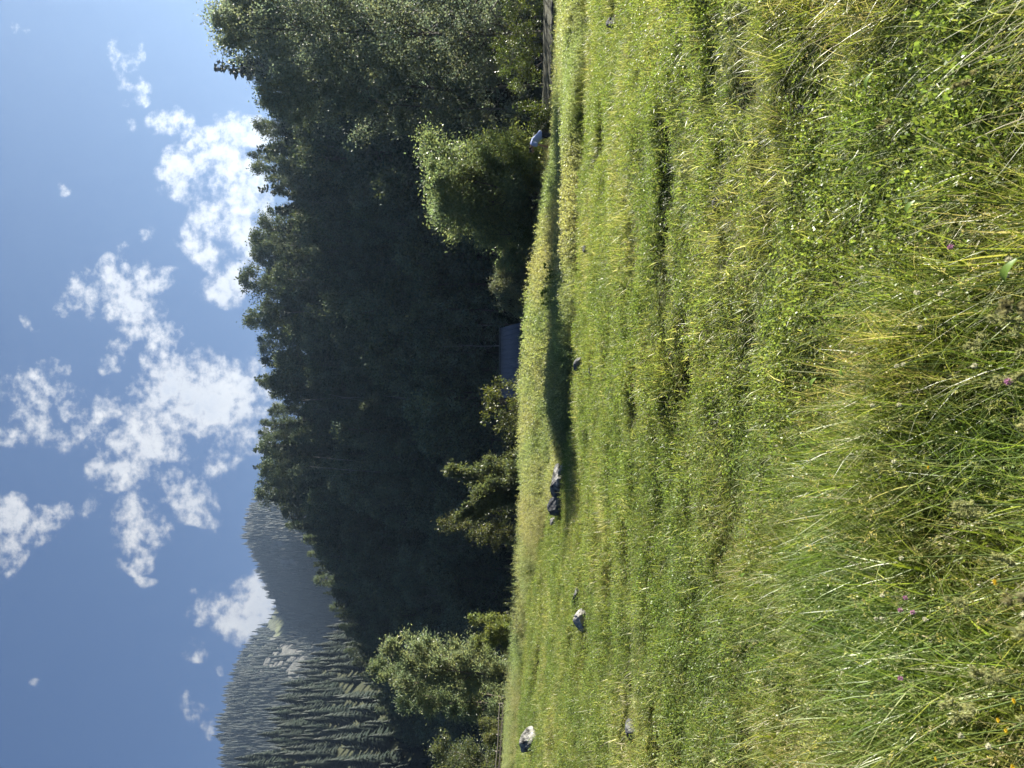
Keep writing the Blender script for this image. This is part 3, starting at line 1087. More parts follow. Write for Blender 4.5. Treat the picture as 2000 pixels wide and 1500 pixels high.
def make_rocks():
    # name, photo x, y of its foot, size (across, deep, high) in photo pixels, material, label, sunk share, tilt
    L = [('boulder', 1110, 946, (74, 60, 50), 'stone', 'largest grey boulder, long and creased, lying at the lip of the mown meadow', .25, .15),
         ('rock', 1104, 986, (52, 40, 30), 'dark_stone', 'bluish jagged rock leaning against the shaded end of the largest boulder', .25, .3),
         ('rock', 1114, 918, (34, 30, 22), 'pale_stone', 'pale broken rock at the sunlit end of the largest boulder', .3, .2),
         ('rock', 1092, 1018, (26, 22, 18), 'stone', 'small split stone beyond the bluish jagged rock', .3, .1),
         ('boulder', 1052, 1455, (52, 44, 34), 'stone', 'wedge shaped boulder with one sunlit sloping face, near the old timber rail', .2, .7),
         ('rock', 1152, 1217, (46, 34, 26), 'pale_stone', 'pale rounded rock with a low flat rock beside it', .25, .2),
         ('rock', 1134, 1170, (44, 40, 16), 'dark_stone', 'low flat brownish rock beside the pale rounded rock', .4, 0),
         ('rock', 1143, 714, (34, 26, 17), 'dark_stone', 'dark smooth rock at the meadow lip before the shed', .2, .2),
         ('rock', 1172, 727, (44, 30, 18), 'stone', 'grey and white rock just before the dark smooth rock', .3, -.2),
         ('rock', 1108, 872, (46, 30, 16), 'dark_stone', 'low dark rock in shade between the largest boulder and the dark smooth rock', .3, 0),
         ('rock', 1209, 42, (27, 20, 17), 'dark_stone', 'small dark rock with a lit top in the turf before the poplars', .2, .3),
         ('rock', 1110, 182, (30, 20, 14), 'pale_stone', 'white stone slab at the edge of the tall grass before the person', .2, .5),
         ('rock', 1154, 486, (18, 14, 11), 'dark_stone', 'tiny dark rock at the meadow lip below the willows', .25, 0),
         ('rock', 1130, 1022, (18, 14, 8), 'stone', 'small flat stone in turf beside the largest boulder', .4, 0),
         ('rock', 1054, 1395, (14, 12, 9), 'stone', 'tiny grey stone on the slope beyond the wedge shaped boulder', .25, 0),
         ('rock', 1413, 402, (34, 40, 26), 'stone', 'grey rock half sunk in the mown turf, alone', .35, .2),
         ('rock', 1392, 660, (36, 34, 18), 'pale_stone', 'pale rock overgrown by dry grass in the mown turf', .45, 0),
         ('rock', 1580, 214, (48, 40, 28), 'stone', 'grey rock showing between dry tussocks', .4, .3),
         ('rock', 1375, 42, (26, 24, 20), 'dark_stone', 'dark grey stone in dry turf at the picture edge', .35, .1),
         ('rock', 1256, 226, (22, 18, 12), 'stone', 'narrow grey stone beside a reddish dry patch of turf', .4, .3),
         ('rock', 1604, 412, (44, 50, 26), 'dark_stone', 'dark stone under yellow dry tussocks', .45, 0),
         ('rock', 1700, 232, (96, 90, 34), 'dark_stone', 'broad slate slab under long bent grass', .55, .1),
         ('rock', 1246, 1432, (60, 54, 34), 'dark_stone', 'dark crumbling rock with dry stalks on it', .5, .1),
         ('rock', 1592, 965, (36, 40, 22), 'dark_stone', 'dark stone hidden in the long green grass', .5, 0),
         ('rock', 1586, 1100, (44, 44, 22), 'dark_stone', 'slate grey stone showing through long grass and clover', .5, 0),
         ('rock', 1462, 838, (26, 30, 16), 'stone', 'small stone with dry stems at the turf margin', .45, 0),
         ('rock', 1390, 1060, (40, 36, 16), 'stone', 'grey stone under dry stalks on the turf', .5, 0)]
    for i, (nm, x, y, s, mt, lab, sunk, tilt) in enumerate(L):
        rng = np.random.default_rng(900 + i)
        p = ray_ground(x, y)
        k = p[1] / F
        dims = (s[0] * k, s[1] * k, s[2] * k * 1.35)
        o = link(nm, rock_mesh(nm, rng, dims, M[mt], 12 if nm == 'boulder' else 8, .2 if nm == 'boulder' else .15), None, (p[0], p[1] + dims[1] * .3, p[2] + dims[2] * (.5 - sunk) + (.05 if nm == 'rock' and x < 1215 else 0)))
        o.rotation_euler = (rng.uniform(-.15, .15), tilt * .5, rng.uniform(-.2, .2))
        setp(o, lab, 'rock')


make_rocks()


# ------------------------------------------------------------------ shed, rail, logs
def box(g, lo, hi, c=(1, 1, 1)):
    x0, y0, z0 = lo
    x1, y1, z1 = hi
    v = [(x0, y0, z0), (x1, y0, z0), (x1, y1, z0), (x0, y1, z0), (x0, y0, z1), (x1, y0, z1), (x1, y1, z1), (x0, y1, z1)]
    q = [(0, 3, 2, 1), (4, 5, 6, 7), (0, 1, 5, 4), (1, 2, 6, 5), (2, 3, 7, 6), (3, 0, 4, 7)]
    g.add(v, q, None, c)


def make_shed():
    roof_m = noise_mat('blue_grey_sheet_metal', [(.3, (.07, .078, .096)), (.7, (.1, .11, .13))], 1.5, 6, .68, .15, spec=.3, stretch=(3, .3, .3))
    dark = noise_mat('weathered_boards', [(.3, (.05, .042, .035)), (.7, (.1, .085, .07))], 2, 6, .9, .3, stretch=(6, 6, .4))
    sh = bpy.data.objects.new('shed', None)
    COL.objects.link(sh)
    sh.location = (2.15, 70.5, -1.25)
    sh.rotation_euler = (0, 0, math.radians(4))
    setp(sh, 'small shed with a blue grey sheet metal roof, half hidden by the tall grass', 'shed')
    Wd, D0, D1, ze, zr = 3.65, -3.1, 0.0, 3.3, 5.15
    for nm, (y0, z0, y1, z1) in (('roof', (D0 - .3, ze - .18, D1, zr)), ('rear_roof', (-D0 + .3, ze - .18, D1, zr))):
        g = Geo()
        n = 15
        for i in range(n):
            x0 = -Wd + 2 * Wd * i / n
            x1 = -Wd + 2 * Wd * (i + 1) / n
            rib = .05
            prof_ = [(x0, 0), (x0 + .04, rib), (x0 + .1, rib), (x0 + .14, 0), (x1, 0)]
            for (xa, ha), (xb, hb) in zip(prof_[:-1], prof_[1:]):
                g.add([(xa, y0, z0 + ha), (xb, y0, z0 + hb), (xb, y1, z1 + hb), (xa, y1, z1 + ha),
                       (xa, y0, z0 + ha - .03), (xb, y0, z0 + hb - .03), (xb, y1, z1 + hb - .03), (xa, y1, z1 + ha - .03)],
                      [(0, 1, 2, 3), (7, 6, 5, 4), (0, 4, 5, 1), (2, 6, 7, 3)])
        link('roof', g.mesh(nm, roof_m), sh)
    g = Geo()
    box(g, (-Wd - .05, -.12, zr + .03), (Wd + .05, .12, zr + .1))
    link('ridge_cap', g.mesh('ridge_cap', plain_mat('ridge_metal', (.2, .23, .22), .5)), sh)
    for lo, hi in (((-Wd + .25, D0 + .1, 0), (Wd - .25, D0 + .16, ze - .2)), ((-Wd + .25, -D0 - .16, 0), (Wd - .25, -D0 - .1, ze - .2))):
        g = Geo()
        box(g, lo, hi)
        link('wall', g.mesh('wall', dark), sh)
    for x0 in (-Wd + .19, Wd - .25):
        g = Geo()
        g.add([(x0, D0 + .1, 0), (x0, -D0 - .1, 0), (x0, -D0 - .1, ze - .25), (x0, 0, zr - .1), (x0, D0 + .1, ze - .25),
               (x0 + .06, D0 + .1, 0), (x0 + .06, -D0 - .1, 0), (x0 + .06, -D0 - .1, ze - .25), (x0 + .06, 0, zr - .1), (x0 + .06, D0 + .1, ze - .25)],
              [(0, 1, 2, 4), (5, 9, 7, 6), (0, 5, 6, 1), (1, 6, 7, 2), (4, 9, 5, 0)], [(4, 2, 3), (9, 8, 7)])
        link('gable_wall', g.mesh('gable_wall', dark), sh)
    # door on the near side and gutter
    g = Geo()
    box(g, (-.5, D0 + .04, 0), (.5, D0 + .097, 2.0))
    door = link('door', g.mesh('door', plain_mat('door_boards', (.09, .075, .06))), sh)
    g = Geo()
    tube(g, np.array([(.36, D0 + .035, .98), (.36, D0 - .02, .99), (.36, D0 - .02, 1.13), (.36, D0 + .035, 1.14)]), .012, 6)
    link('handle', g.mesh('handle', plain_mat('handle_iron', (.05, .05, .05), .5)), door)
    g = Geo()
    tube(g, np.array([(-Wd, D0 - .36, ze - .2), (0, D0 - .36, ze - .21), (Wd, D0 - .36, ze - .22)]), .06, 8)
    link('gutter', g.mesh('gutter', roof_m, True), sh)


make_shed()


def make_rail():
    wood = noise_mat('old_timber', [(.3, (.07, .064, .055)), (.7, (.16, .145, .12))], 4, 6, .85, .4, stretch=(.3, 3, 3))
    dk = noise_mat('dark_timber', [(.3, (.03, .026, .022)), (.7, (.06, .05, .04))], 4, 6, .9, .4, stretch=(.3, 3, 3))
    r = bpy.data.objects.new('timber_fence', None)
    COL.objects.link(r)
    setp(r, 'low old timber fence with a pale top rail, behind the tall grass', 'fence')
    Y = 34
    p0, p1 = px(966, 1540, Y - .6), px(977, 1374, Y + 1.6)
    r.location = p0
    d = p1 - p0
    g = Geo()
    tube(g, np.array([d * s + np.array([0, 0, .02 * math.sin(s * 9)]) for s in np.linspace(0, 1, 12)]), .032, 8)
    link('rail', g.mesh('rail', wood, True), r)
    for k in range(2):
        g = Geo()
        tube(g, np.array([d * s - np.array([0, -.06, .2 + .22 * k]) for s in np.linspace(0, 1, 8)]), .09, 6)
        link('board', g.mesh('board', dk, True), r)
    for s in (.02, .2, .4, .6, .8, .98):
        g = Geo()
        b = d * s
        tube(g, np.array([b + np.array([0, .1, -1.1]), b + np.array([0, .1, .0]), b + np.array([0, .1, .1])]), [.07, .065, .05], 8)
        link('post', g.mesh('post', wood, True), r)


make_rail()


def make_logs():
    log_m = noise_mat('weathered_log', [(.3, (.03, .027, .024)), (.7, (.075, .068, .06))], 5, 6, .95, .5, stretch=(.3, 1, 1))
    for i, (x, y, ln, dy, lab) in enumerate([(1052, 95, 2.3, .1, 'long grey log lying in the shade under the poplars'), (1057, 38, 1.9, -.05, 'shaded log lying end on beside the long grey log'),
                                             (1058, 128, 1.3, .12, 'short thin log lying in shade beside the long grey log')]):
        rng = np.random.default_rng(40 + i)
        p = px(x, y, 33.4 + .3 * i)
        p[2] = gz(p[0], p[1]) + .12
        g = Geo()
        t = np.linspace(-1, 1, 9)
        P = np.stack([t * ln * .5, t * dy + rng.normal(size=9) * .015, rng.normal(size=9) * .02], 1)
        r = (.17 - .03 * i) * (1 - .12 * t)
        tube(g, P, r, 12)
        o = link('log', g.mesh('log', log_m, True), None, p)
        setp(o, lab, 'log')
        for s, e in ((0, -1), (8, 1)):
            c = Geo()
            ang = np.linspace(0, 2 * np.pi, 12, endpoint=False)
            rim = P[s] + np.stack([np.full(12, e * .004), np.cos(ang) * r[s], np.sin(ang) * r[s]], 1)
            c.add(np.concatenate([rim, [P[s] + np.array([e * .006, 0, 0])]]), None, [(k, (k + 1) % 12, 12) for k in range(12)])
            link('cut_end', c.mesh('cut_end', plain_mat('cut_wood', (.1, .08, .06))), o)


make_logs()


# ------------------------------------------------------------------ the person
def skin(name, nodes, edges, mat, parent, sub=2, root=0):
    """One continuous surface grown about a skeleton: nodes are (point, radius or two radii)."""
    me = bpy.data.meshes.new(name)
    bm = bmesh.new()
    ly = bm.verts.layers.skin.verify()
    vs = []
    for i, (p, r) in enumerate(nodes):
        v = bm.verts.new(p)
        v[ly].radius = (r, r) if np.isscalar(r) else r
        v[ly].use_root = i == root
        vs.append(v)
    for a, b in edges:
        bm.edges.new((vs[a], vs[b]))
    bm.to_mesh(me)
    bm.free()
    me.materials.append(mat)
    o = link(name, me, parent)
    m = o.modifiers.new('skin', 'SKIN')
    m.use_smooth_shade = True
    s = o.modifiers.new('smooth', 'SUBSURF')
    s.levels = s.render_levels = sub
    return o


def chain(nodes, edges, start, pts):
    k = start
    for p in pts:
        nodes.append(p)
        edges.append((k, len(nodes) - 1))
        k = len(nodes) - 1
    return k


def make_person():
    # stooping forward towards -X, legs in the grass, arms hanging; seen from its right side and back
    Y = 29.0
    base = px(1066, 262, Y)
    P = bpy.data.objects.new('person', None)
    COL.objects.link(P)
    z0 = gz(base[0], Y)
    P.location = (base[0], Y, z0)
    hip = (EYE + (HOR - 1059) / F * Y) - z0          # hip height the photo shows
    P.rotation_euler = (0, 0, math.radians(-14))
    setp(P, 'person in a pale blue t-shirt and dark trousers bending forward in the tall grass', 'person')
    skin_m = plain_mat('skin', (.36, .2, .13), .55)
    shirt_m = noise_mat('pale_blue_cotton', [(.3, (.3, .36, .56)), (.7, (.38, .44, .66))], 9, 5, .9, .5, 5)
    trou_m = plain_mat('dark_trousers_cloth', (.035, .037, .045), .9)
    hair_m = noise_mat('dark_hair', [(.3, (.012, .01, .009)), (.7, (.035, .028, .024))], 30, 4, .6, .5, stretch=(1, 1, 6))
    shoe_m = plain_mat('shoe_leather', (.06, .05, .045), .7)
    h = hip
    # body plan: x is where the person faces when negative
    pel = (0, 0, h)
    sp1, sp2 = (-.13, 0, h + .17), (-.27, 0, h + .31)
    che, nek = (-.39, 0, h + .41), (-.50, 0, h + .46)
    hd0, hd1, hd2 = (-.585, 0, h + .455), (-.645, 0, h + .43), (-.70, 0, h + .40)
    N, E = [(pel, (.135, .16)), (sp1, (.11, .145)), (sp2, (.115, .15)), (che, (.12, .165)), (nek, (.058, .062)), (hd0, (.085, .08)), (hd1, (.1, .083)), (hd2, (.07, .065))], []
    E += [(0, 1), (1, 2), (2, 3), (3, 4), (4, 5), (5, 6), (6, 7)]
    # nose, on the face that looks down and forward
    chain(N, E, 6, [((-.715, 0, h + .335), .022)])
    chain(N, E, 7, [((-.765, 0, h + .385), .03)])
    arms = {}
    for s in (-1, 1):
        chain(N, E, 6, [((-.63, s * .095, h + .43), .024)])          # ears
        sh = ((-.40, s * .19, h + .38), .062)
        el = ((-.44 + .03 * s, s * .235, h + .10), .043)
        wr = ((-.50 + .03 * s, s * .20, h - .13), .031)
        pm = ((-.515 + .03 * s, s * .195, h - .20), (.04, .024))
        k = chain(N, E, 3, [sh, ((-.425, s * .222, h + .23), .05), el, ((-.47 + .03 * s, s * .22, h - .03), .038), wr, pm])
        arms[s] = (sh, el)
        wx, wy, wz = pm[0]
        for f, (dx, ln) in enumerate(((-.03, .074), (-.01, .084), (.01, .08), (.028, .062))):
            chain(N, E, k, [((wx + dx, wy, wz - .045), .0095), ((wx + dx - .006, wy - s * .012, wz - .045 - ln * .55), .0085), ((wx + dx - .018, wy - s * .028, wz - .045 - ln), .0075)])
        chain(N, E, k, [((wx - .045, wy - s * .012, wz - .005), .0115), ((wx - .066, wy - s * .022, wz - .042), .0095)])
        hp = ((.0, s * .095, h - .06), .1)
        kn = ((-.07 + .04 * s, s * .115, h * .52), .062)
        an = ((.06 + .06 * s, s * .12, .09), .042)
        chain(N, E, 0, [hp, ((-.04 + .02 * s, s * .105, h * .75), .082), kn, ((.0 + .05 * s, s * .118, h * .3), .056), an, ((-.02 + .06 * s, s * .12, .05), .04), ((-.13 + .06 * s, s * .125, .035), .032)])
    skin('body', N, E, skin_m, P, 2)
    # t-shirt with short sleeves and a straight hem
    N, E = [((.05, 0, h - .03), (.2, .2)), (pel[:2] + (h + .03,), (.19, .19)), (sp1, (.165, .175)), (sp2, (.14, .185)), (che, (.14, .19)), ((-.455, 0, h + .445), (.085, .1))], [(0, 1), (1, 2), (2, 3), (3, 4), (4, 5)]
    for s in (-1, 1):
        chain(N, E, 4, [((-.405, s * .2, h + .385), .09), ((-.42, s * .23, h + .27), .08), ((-.43, s * .238, h + .17), .076)])
    skin('shirt', N, E, shirt_m, P, 2, 2)
    N, E = [((.0, 0, h + .02), (.178, .178))], []
    for s in (-1, 1):
        chain(N, E, 0, [((.0, s * .1, h - .08), .12), ((-.04 + .02 * s, s * .108, h * .75), .103), ((-.07 + .04 * s, s * .118, h * .52), .084), ((.0 + .05 * s, s * .12, h * .3), .078), ((.06 + .06 * s, s * .122, .1), .072)])
    skin('trousers', N, E, trou_m, P, 2)
    N, E = [((-.58, 0, h + .495), (.08, .085)), ((-.635, 0, h + .487), (.085, .088)), ((-.685, 0, h + .462), (.07, .075)), ((-.735, 0, h + .43), (.035, .045))], [(0, 1), (1, 2), (2, 3)]
    chain(N, E, 0, [((-.535, 0, h + .475), (.055, .06))])
    skin('hair', N, E, hair_m, P, 2, 1)
    for s in (-1, 1):
        N = [((.1 + .06 * s, s * .12, .06), .05), ((.0 + .06 * s, s * .122, .05), .052), ((-.14 + .06 * s, s * .126, .04), .044), ((-.19 + .06 * s, s * .126, .035), .03)]
        skin('shoe', N, [(0, 1), (1, 2), (2, 3)], shoe_m, P, 2, 1)
        bm = bmesh.new()
        bmesh.ops.create_uvsphere(bm, u_segments=10, v_segments=8, radius=.013)
        me = bpy.data.meshes.new('eye')
        bm.to_mesh(me)
        bm.free()
        me.materials.append(plain_mat('eye_white', (.6, .6, .6), .3))
        link('eye', me, P, (-.725, s * .034, h + .352))


make_person()


# ------------------------------------------------------------------ grass
GREEN, YEL, OLIVE, DRY, PALE = (.18, .228, .078), (.255, .275, .11), (.16, .185, .08), (.37, .34, .22), (.51, .49, .36)


def blades(g, rng, n, rad, h0, h1, w, lean, bend, pal, seg=3, bias=(0, 0), base=None):
    th = rng.uniform(0, 2 * np.pi, n)
    r = rad * np.sqrt(rng.uniform(0, 1, n))
    b = np.stack([r * np.cos(th), r * np.sin(th), np.full(n, -.01)], 1) if base is None else base
    az = rng.uniform(0, 2 * np.pi, n)
    dr = np.stack([np.cos(az) + bias[0], np.sin(az) + bias[1], np.zeros(n)], 1)
    dr = unit(dr)
    h = rng.uniform(h0, h1, n)
    ln = rng.uniform(0, lean, n)
    bd = bend * rng.uniform(.2, 1.2, n)
    face = unit(np.cross(dr, np.array([0, 0, 1.0])) + rng.normal(size=(n, 3)) * .35)
    wd = w * rng.uniform(.6, 1.4, n)
    s = np.linspace(0, 1, seg + 1)
    rows = []
    for si in s:
        z = h * (si * np.cos(ln) - bd * .55 * si ** 2.5)
        o = h * (si * np.sin(ln) + bd * si ** 2)
        p = b + dr * o[:, None]
        p[:, 2] += np.maximum(z, 0)
        ww = (wd * (1 - si ** 1.6) * .5 + wd * .02)[:, None]
        rows += [p - face * ww, p + face * ww]
    k = 2 * (seg + 1)
    v = np.stack(rows, 1).reshape(-1, 3)
    i0 = np.arange(n)[:, None] * k
    q = np.concatenate([np.stack([i0[:, 0] + 2 * j, i0[:, 0] + 2 * j + 1, i0[:, 0] + 2 * j + 3, i0[:, 0] + 2 * j + 2], 1) for j in range(seg)])
    pi = rng.choice(len(pal), n, p=[x[1] for x in pal])
    cols = np.array([x[0] for x in pal])[pi]
    cols = cols * (1 + rng.uniform(-.25, .25, (n, 1)))
    g.add(v, q, None, np.repeat(cols, k, 0))
    return b, dr, h, ln, bd


def tip(b, dr, h, ln, bd):
    p = b + dr * (h * (np.sin(ln) + bd))[:, None]
    p[:, 2] += np.maximum(h * (np.cos(ln) - bd * .55), 0)
    return p


def panicles(g, rng, pts, dirs, ln, n, sz, col, spread):
    """Seed heads: small spikelets about the ends of stems."""
    m = len(pts)
    s = rng.uniform(0, 1, (m, n, 1))
    c = pts[:, None] - dirs[:, None] * ln * s + rng.normal(size=(m, n, 3)) * spread * (.3 + .7 * s)
    d = unit(dirs[:, None] * .8 + rng.normal(size=(m, n, 3)) * .5)
    c, d = c.reshape(-1, 3), d.reshape(-1, 3)
    leaves(g, c, d, sz * rng.uniform(.6, 1.3, len(c)), sz * .4, rng, tints(len(c), col, rng, .25, .06))


def clover(g, rng, n, rad, h0, h1, sz, col=(.16, .21, .07)):
    th = rng.uniform(0, 2 * np.pi, n)
    r = rad * np.sqrt(rng.uniform(0, 1, n))
    c = np.stack([r * np.cos(th), r * np.sin(th), rng.uniform(h0, h1, n)], 1)
    for k in range(3):
        az = th + k * 2.094 + rng.uniform(-.2, .2, n)
        d = unit(np.stack([np.cos(az), np.sin(az), rng.uniform(-.1, .5, n)], 1))
        leaves(g, c, d, sz * rng.uniform(.7, 1.3, n), sz * .85, rng, tints(n, col, rng, .3, .1))


def make_grass():
    rng = np.random.default_rng(11)
    turf_pal = [(GREEN, .48), (YEL, .26), (OLIVE, .14), (DRY, .05), (PALE, .07)]
    dry_pal = [(GREEN, .3), (YEL, .32), (OLIVE, .12), (DRY, .15), (PALE, .11)]
    lush_pal = [((.165, .215, .06), .5), ((.115, .16, .045), .22), (YEL, .17), (DRY, .04), (PALE, .07)]
    tall_pal = [(GREEN, .44), (OLIVE, .2), (YEL, .2), (DRY, .06), (PALE, .1)]
    turf = []
    for i in range(10):
        g = Geo()
        pal = turf_pal if i < 6 else dry_pal
        blades(g, rng, 54, .13, .03, .11, .0075, .9, .75, pal, 3)
        blades(g, rng, 8, .13, .08, .16, .005, .6, .5, pal, 3)
        if i in (0, 2, 4, 5):
            clover(g, rng, 22, .13, .03, .09, .013)
        turf.append(g.mesh('turf_tuft', M['turf']))
    # short turf, near and far
    N = 56000
    Yv = 1.6 + 20 * rng.uniform(0, 1, N) ** .85
    Xv = rng.uniform(-1, 1, N) * (.68 * Yv + 1.5)
    extra = 22000
    Ye = rng.uniform(18, 34, extra)
    Xe = -rng.uniform(.02, .75, extra) * Ye
    Yv, Xv = np.concatenate([Yv, Ye]), np.concatenate([Xv, Xe])
    yb = bound(Xv / Yv) + .9 * fbm(Xv * .5, Yv * .5, 61)
    keep = Yv < yb
    # hollows and bare places, longer across than deep
    hol = hollow(Xv, Yv)
    keep &= ~((hol < -.27) & (rng.uniform(size=len(Xv)) < .8))
    Xv, Yv, hol = Xv[keep], Yv[keep], hol[keep]
    n = len(Xv)
    sc = (.85 + .03 * np.clip(Yv, 3, 22)) * rng.uniform(.6, 1.4, n)
    hz = np.clip(1 + 1.1 * fbm(Xv * 1.6, Yv * 2.4, 69, 3) + .5 * hol, .3, 2.2)
    dryness = fbm(Xv * .45, Yv * .8, 71, 4) + .12 * np.exp(-((Yv - 5) / 1.6) ** 2)
    idx = np.where(dryness + rng.normal(size=n) * .18 > .24, rng.integers(6, 10, n), rng.integers(0, 6, n))
    scatter('meadow_turf', np.stack([Xv, Yv, ground(Xv, Yv)], 1), np.stack([rng.normal(size=n) * .15, rng.normal(size=n) * .15, rng.uniform(0, 6.28, n)], 1),
            np.stack([sc, sc, sc * hz * rng.uniform(.7, 1.3, n)], 1), idx, turf, label='short mown turf of grass and clover')
    # long grass about the camera
    lush = []
    for i in range(14):
        g = Geo()
        bias = (rng.uniform(-.9, .9), rng.uniform(-.5, .5))
        pal = lush_pal if i < 10 else dry_pal
        blades(g, rng, 34, .14, .08, .26, .0055, .8, .6, pal, 4)
        if i % 2 == 0:
            blades(g, rng, 24, .1, .2, .48, .0062, .5, .55, pal, 5, bias)
        else:
            blades(g, rng, 12, .12, .28, .58, .006, .4, .4, pal, 5, bias)
        blades(g, rng, 5, .12, .15, .4, .011, .6, .6, [((.17, .22, .045), 1.0)], 5)
        blades(g, rng, 3, .14, .2, .42, .004, 1.1, .3, [(PALE, .6), (DRY, .4)], 3)
        if i % 3 == 0:
            clover(g, rng, 30, .14, .06, .2, .015)
        b = blades(g, rng, 2 if i < 10 else 3, .12, .34, .56, .0024, .4, .35, [(YEL, .4), (PALE, .6)], 5, bias)
        tp = tip(*b)
        d = unit(b[1] * (np.sin(b[3]) + 2 * b[4])[:, None] + np.array([0, 0, .5]))
        panicles(g, rng, tp, d, .06, 14, .009, (.36, .34, .2), .004)
        lush.append(g.mesh('long_grass_tuft', M['lush']))
    N = 9500
    Yv = .85 + 6.4 * rng.uniform(0, 1, N)
    Xv = rng.uniform(-1, 1, N) * (.7 * Yv + .9)
    lim = np.interp(Xv / Yv, [-.6, -.3, 0, .2, .4, .6], [5.4, 5.2, 4.3, 3.9, 4.1, 4.2]) + 2.4 * fbm(Xv * .7, Yv * .7, 81)
    pr = np.clip((lim - Yv) / 2.6, 0, 1)
    gap = fbm(Xv * 1.1, Yv * 1.4, 83, 3)
    keep = (rng.uniform(size=N) < pr ** .8 * .8 + .015 * (Yv < 7)) & ~((gap < -.28) & (rng.uniform(size=N) < .8))
    Xv, Yv, pr, gap = Xv[keep], Yv[keep], pr[keep], gap[keep]
    n = len(Xv)
    sc = rng.uniform(.55, 1.2, n) * (.55 + .5 * pr) * np.where(Yv < 1.5, .75, 1) * (1 + .5 * gap)
    dryness = fbm(Xv * .7 + 5, Yv * .7, 87, 3) + .3 * sst(Xv / Yv, -.05, .3)
    idx = np.where(dryness > .34, rng.integers(8, 14, n), rng.integers(0, 10, n))
    scatter('long_grass', np.stack([Xv, Yv, ground(Xv, Yv)], 1), np.stack([rng.normal(size=n) * .15, rng.normal(size=n) * .15, rng.uniform(-.9, .9, n)], 1),
            np.stack([sc, sc, sc], 1), idx, lush, label='long green grass with thin seed stalks and clover')
    # unmown grass at the far side
    tall = []
    for i in range(6):
        g = Geo()
        blades(g, rng, 56, .3, .3, .8, .014, .35, .5, tall_pal, 3, (-.5, 0))
        b = blades(g, rng, 16, .3, .65, 1.05, .006, .25, .3, [(OLIVE, .4), (PALE, .6)], 3, (-.5, 0))
        tp = tip(*b)
        d = unit(b[1] * (np.sin(b[3]) + 2 * b[4])[:, None] + np.array([0, 0, .7]))
        panicles(g, rng, tp, d, .2, 9, .06, (.28, .31, .19), .016)
        tall.append(g.mesh('unmown_tuft', M['tall']))
    N = 31000
    Yv = 15.3 + 25.7 * rng.uniform(0, 1, N) ** 1.15
    Xv = rng.uniform(-.8, .78, N) * Yv
    yb = bound(Xv / Yv) + .9 * fbm(Xv * .5, Yv * .5, 61)
    keep = (Yv > yb) & ~((Xv > 12.5) & (Yv > 32.0)) & (rng.uniform(size=N) < .8)
    ne = 7000
    ae = rng.uniform(-.14, .6, ne)
    Ye = bound(ae) + .25 + 1.3 * rng.uniform(0, 1, ne)
    Xv, Yv, yb = np.concatenate([Xv[keep], ae * Ye]), np.concatenate([Yv[keep], Ye]), np.concatenate([yb[keep], bound(ae)])
    n = len(Xv)
    ht = np.interp(Xv / Yv, [-.6, -.4, -.2, 0, .2, .32, .4, .6], [.55, .6, .7, .95, .95, .72, .6, .6]) * np.where(Xv / Yv > -.16, .8 + .2 * sst(Yv - yb, 0, .8), .5 + .5 * sst(Yv - yb, 0, 2.0))
    sc = rng.uniform(.75, 1.2, n) * ht * (1 + .3 * fbm(Xv * .4, Yv * .4, 91))
    scatter('tall_grass', np.stack([Xv, Yv, ground(Xv, Yv)], 1), np.stack([rng.normal(size=n) * .1, rng.normal(size=n) * .1, rng.uniform(-.8, .8, n)], 1),
            np.stack([sc * 1.1, sc * 1.1, sc], 1), rng.integers(0, 6, n), tall, label='tall unmown grass with pale seed heads along the far side of the meadow')


make_grass()


# ------------------------------------------------------------------ tall herbs, flowers and single seed heads
def herb(rng, n, rad, h0, h1, tint):
    """A clump of upright stalks set with small leaves."""
    gs, gl = Geo(), Geo()
    for i in range(n):
        r, th = rad * math.sqrt(rng.uniform()), rng.uniform(0, 6.28)
        h = rng.uniform(h0, h1)
        b = np.array([r * np.cos(th) * 1.6, r * np.sin(th), 0])
        lean = np.array([rng.uniform(-.12, .12), rng.uniform(-.1, .1), 1]) * h
        t = np.linspace(0, 1, 5)[:, None]
        tube(gs, b + lean * t, .006 * (1.2 - t[:, 0]), 4, (.9, .9, .8))
        m = 70
        s = rng.uniform(.15, 1, (m, 1))
        az = rng.uniform(0, 6.28, m)
        d = unit(np.stack([np.cos(az), np.sin(az), .7 + 1.4 * s[:, 0]], 1))
        leaves(gl, b + lean * s, d, (.17 * (1.15 - s[:, 0]) + .03) * rng.uniform(.7, 1.2, m), .028, rng, tints(m, tint, rng, .2, .06))
    return gs, gl


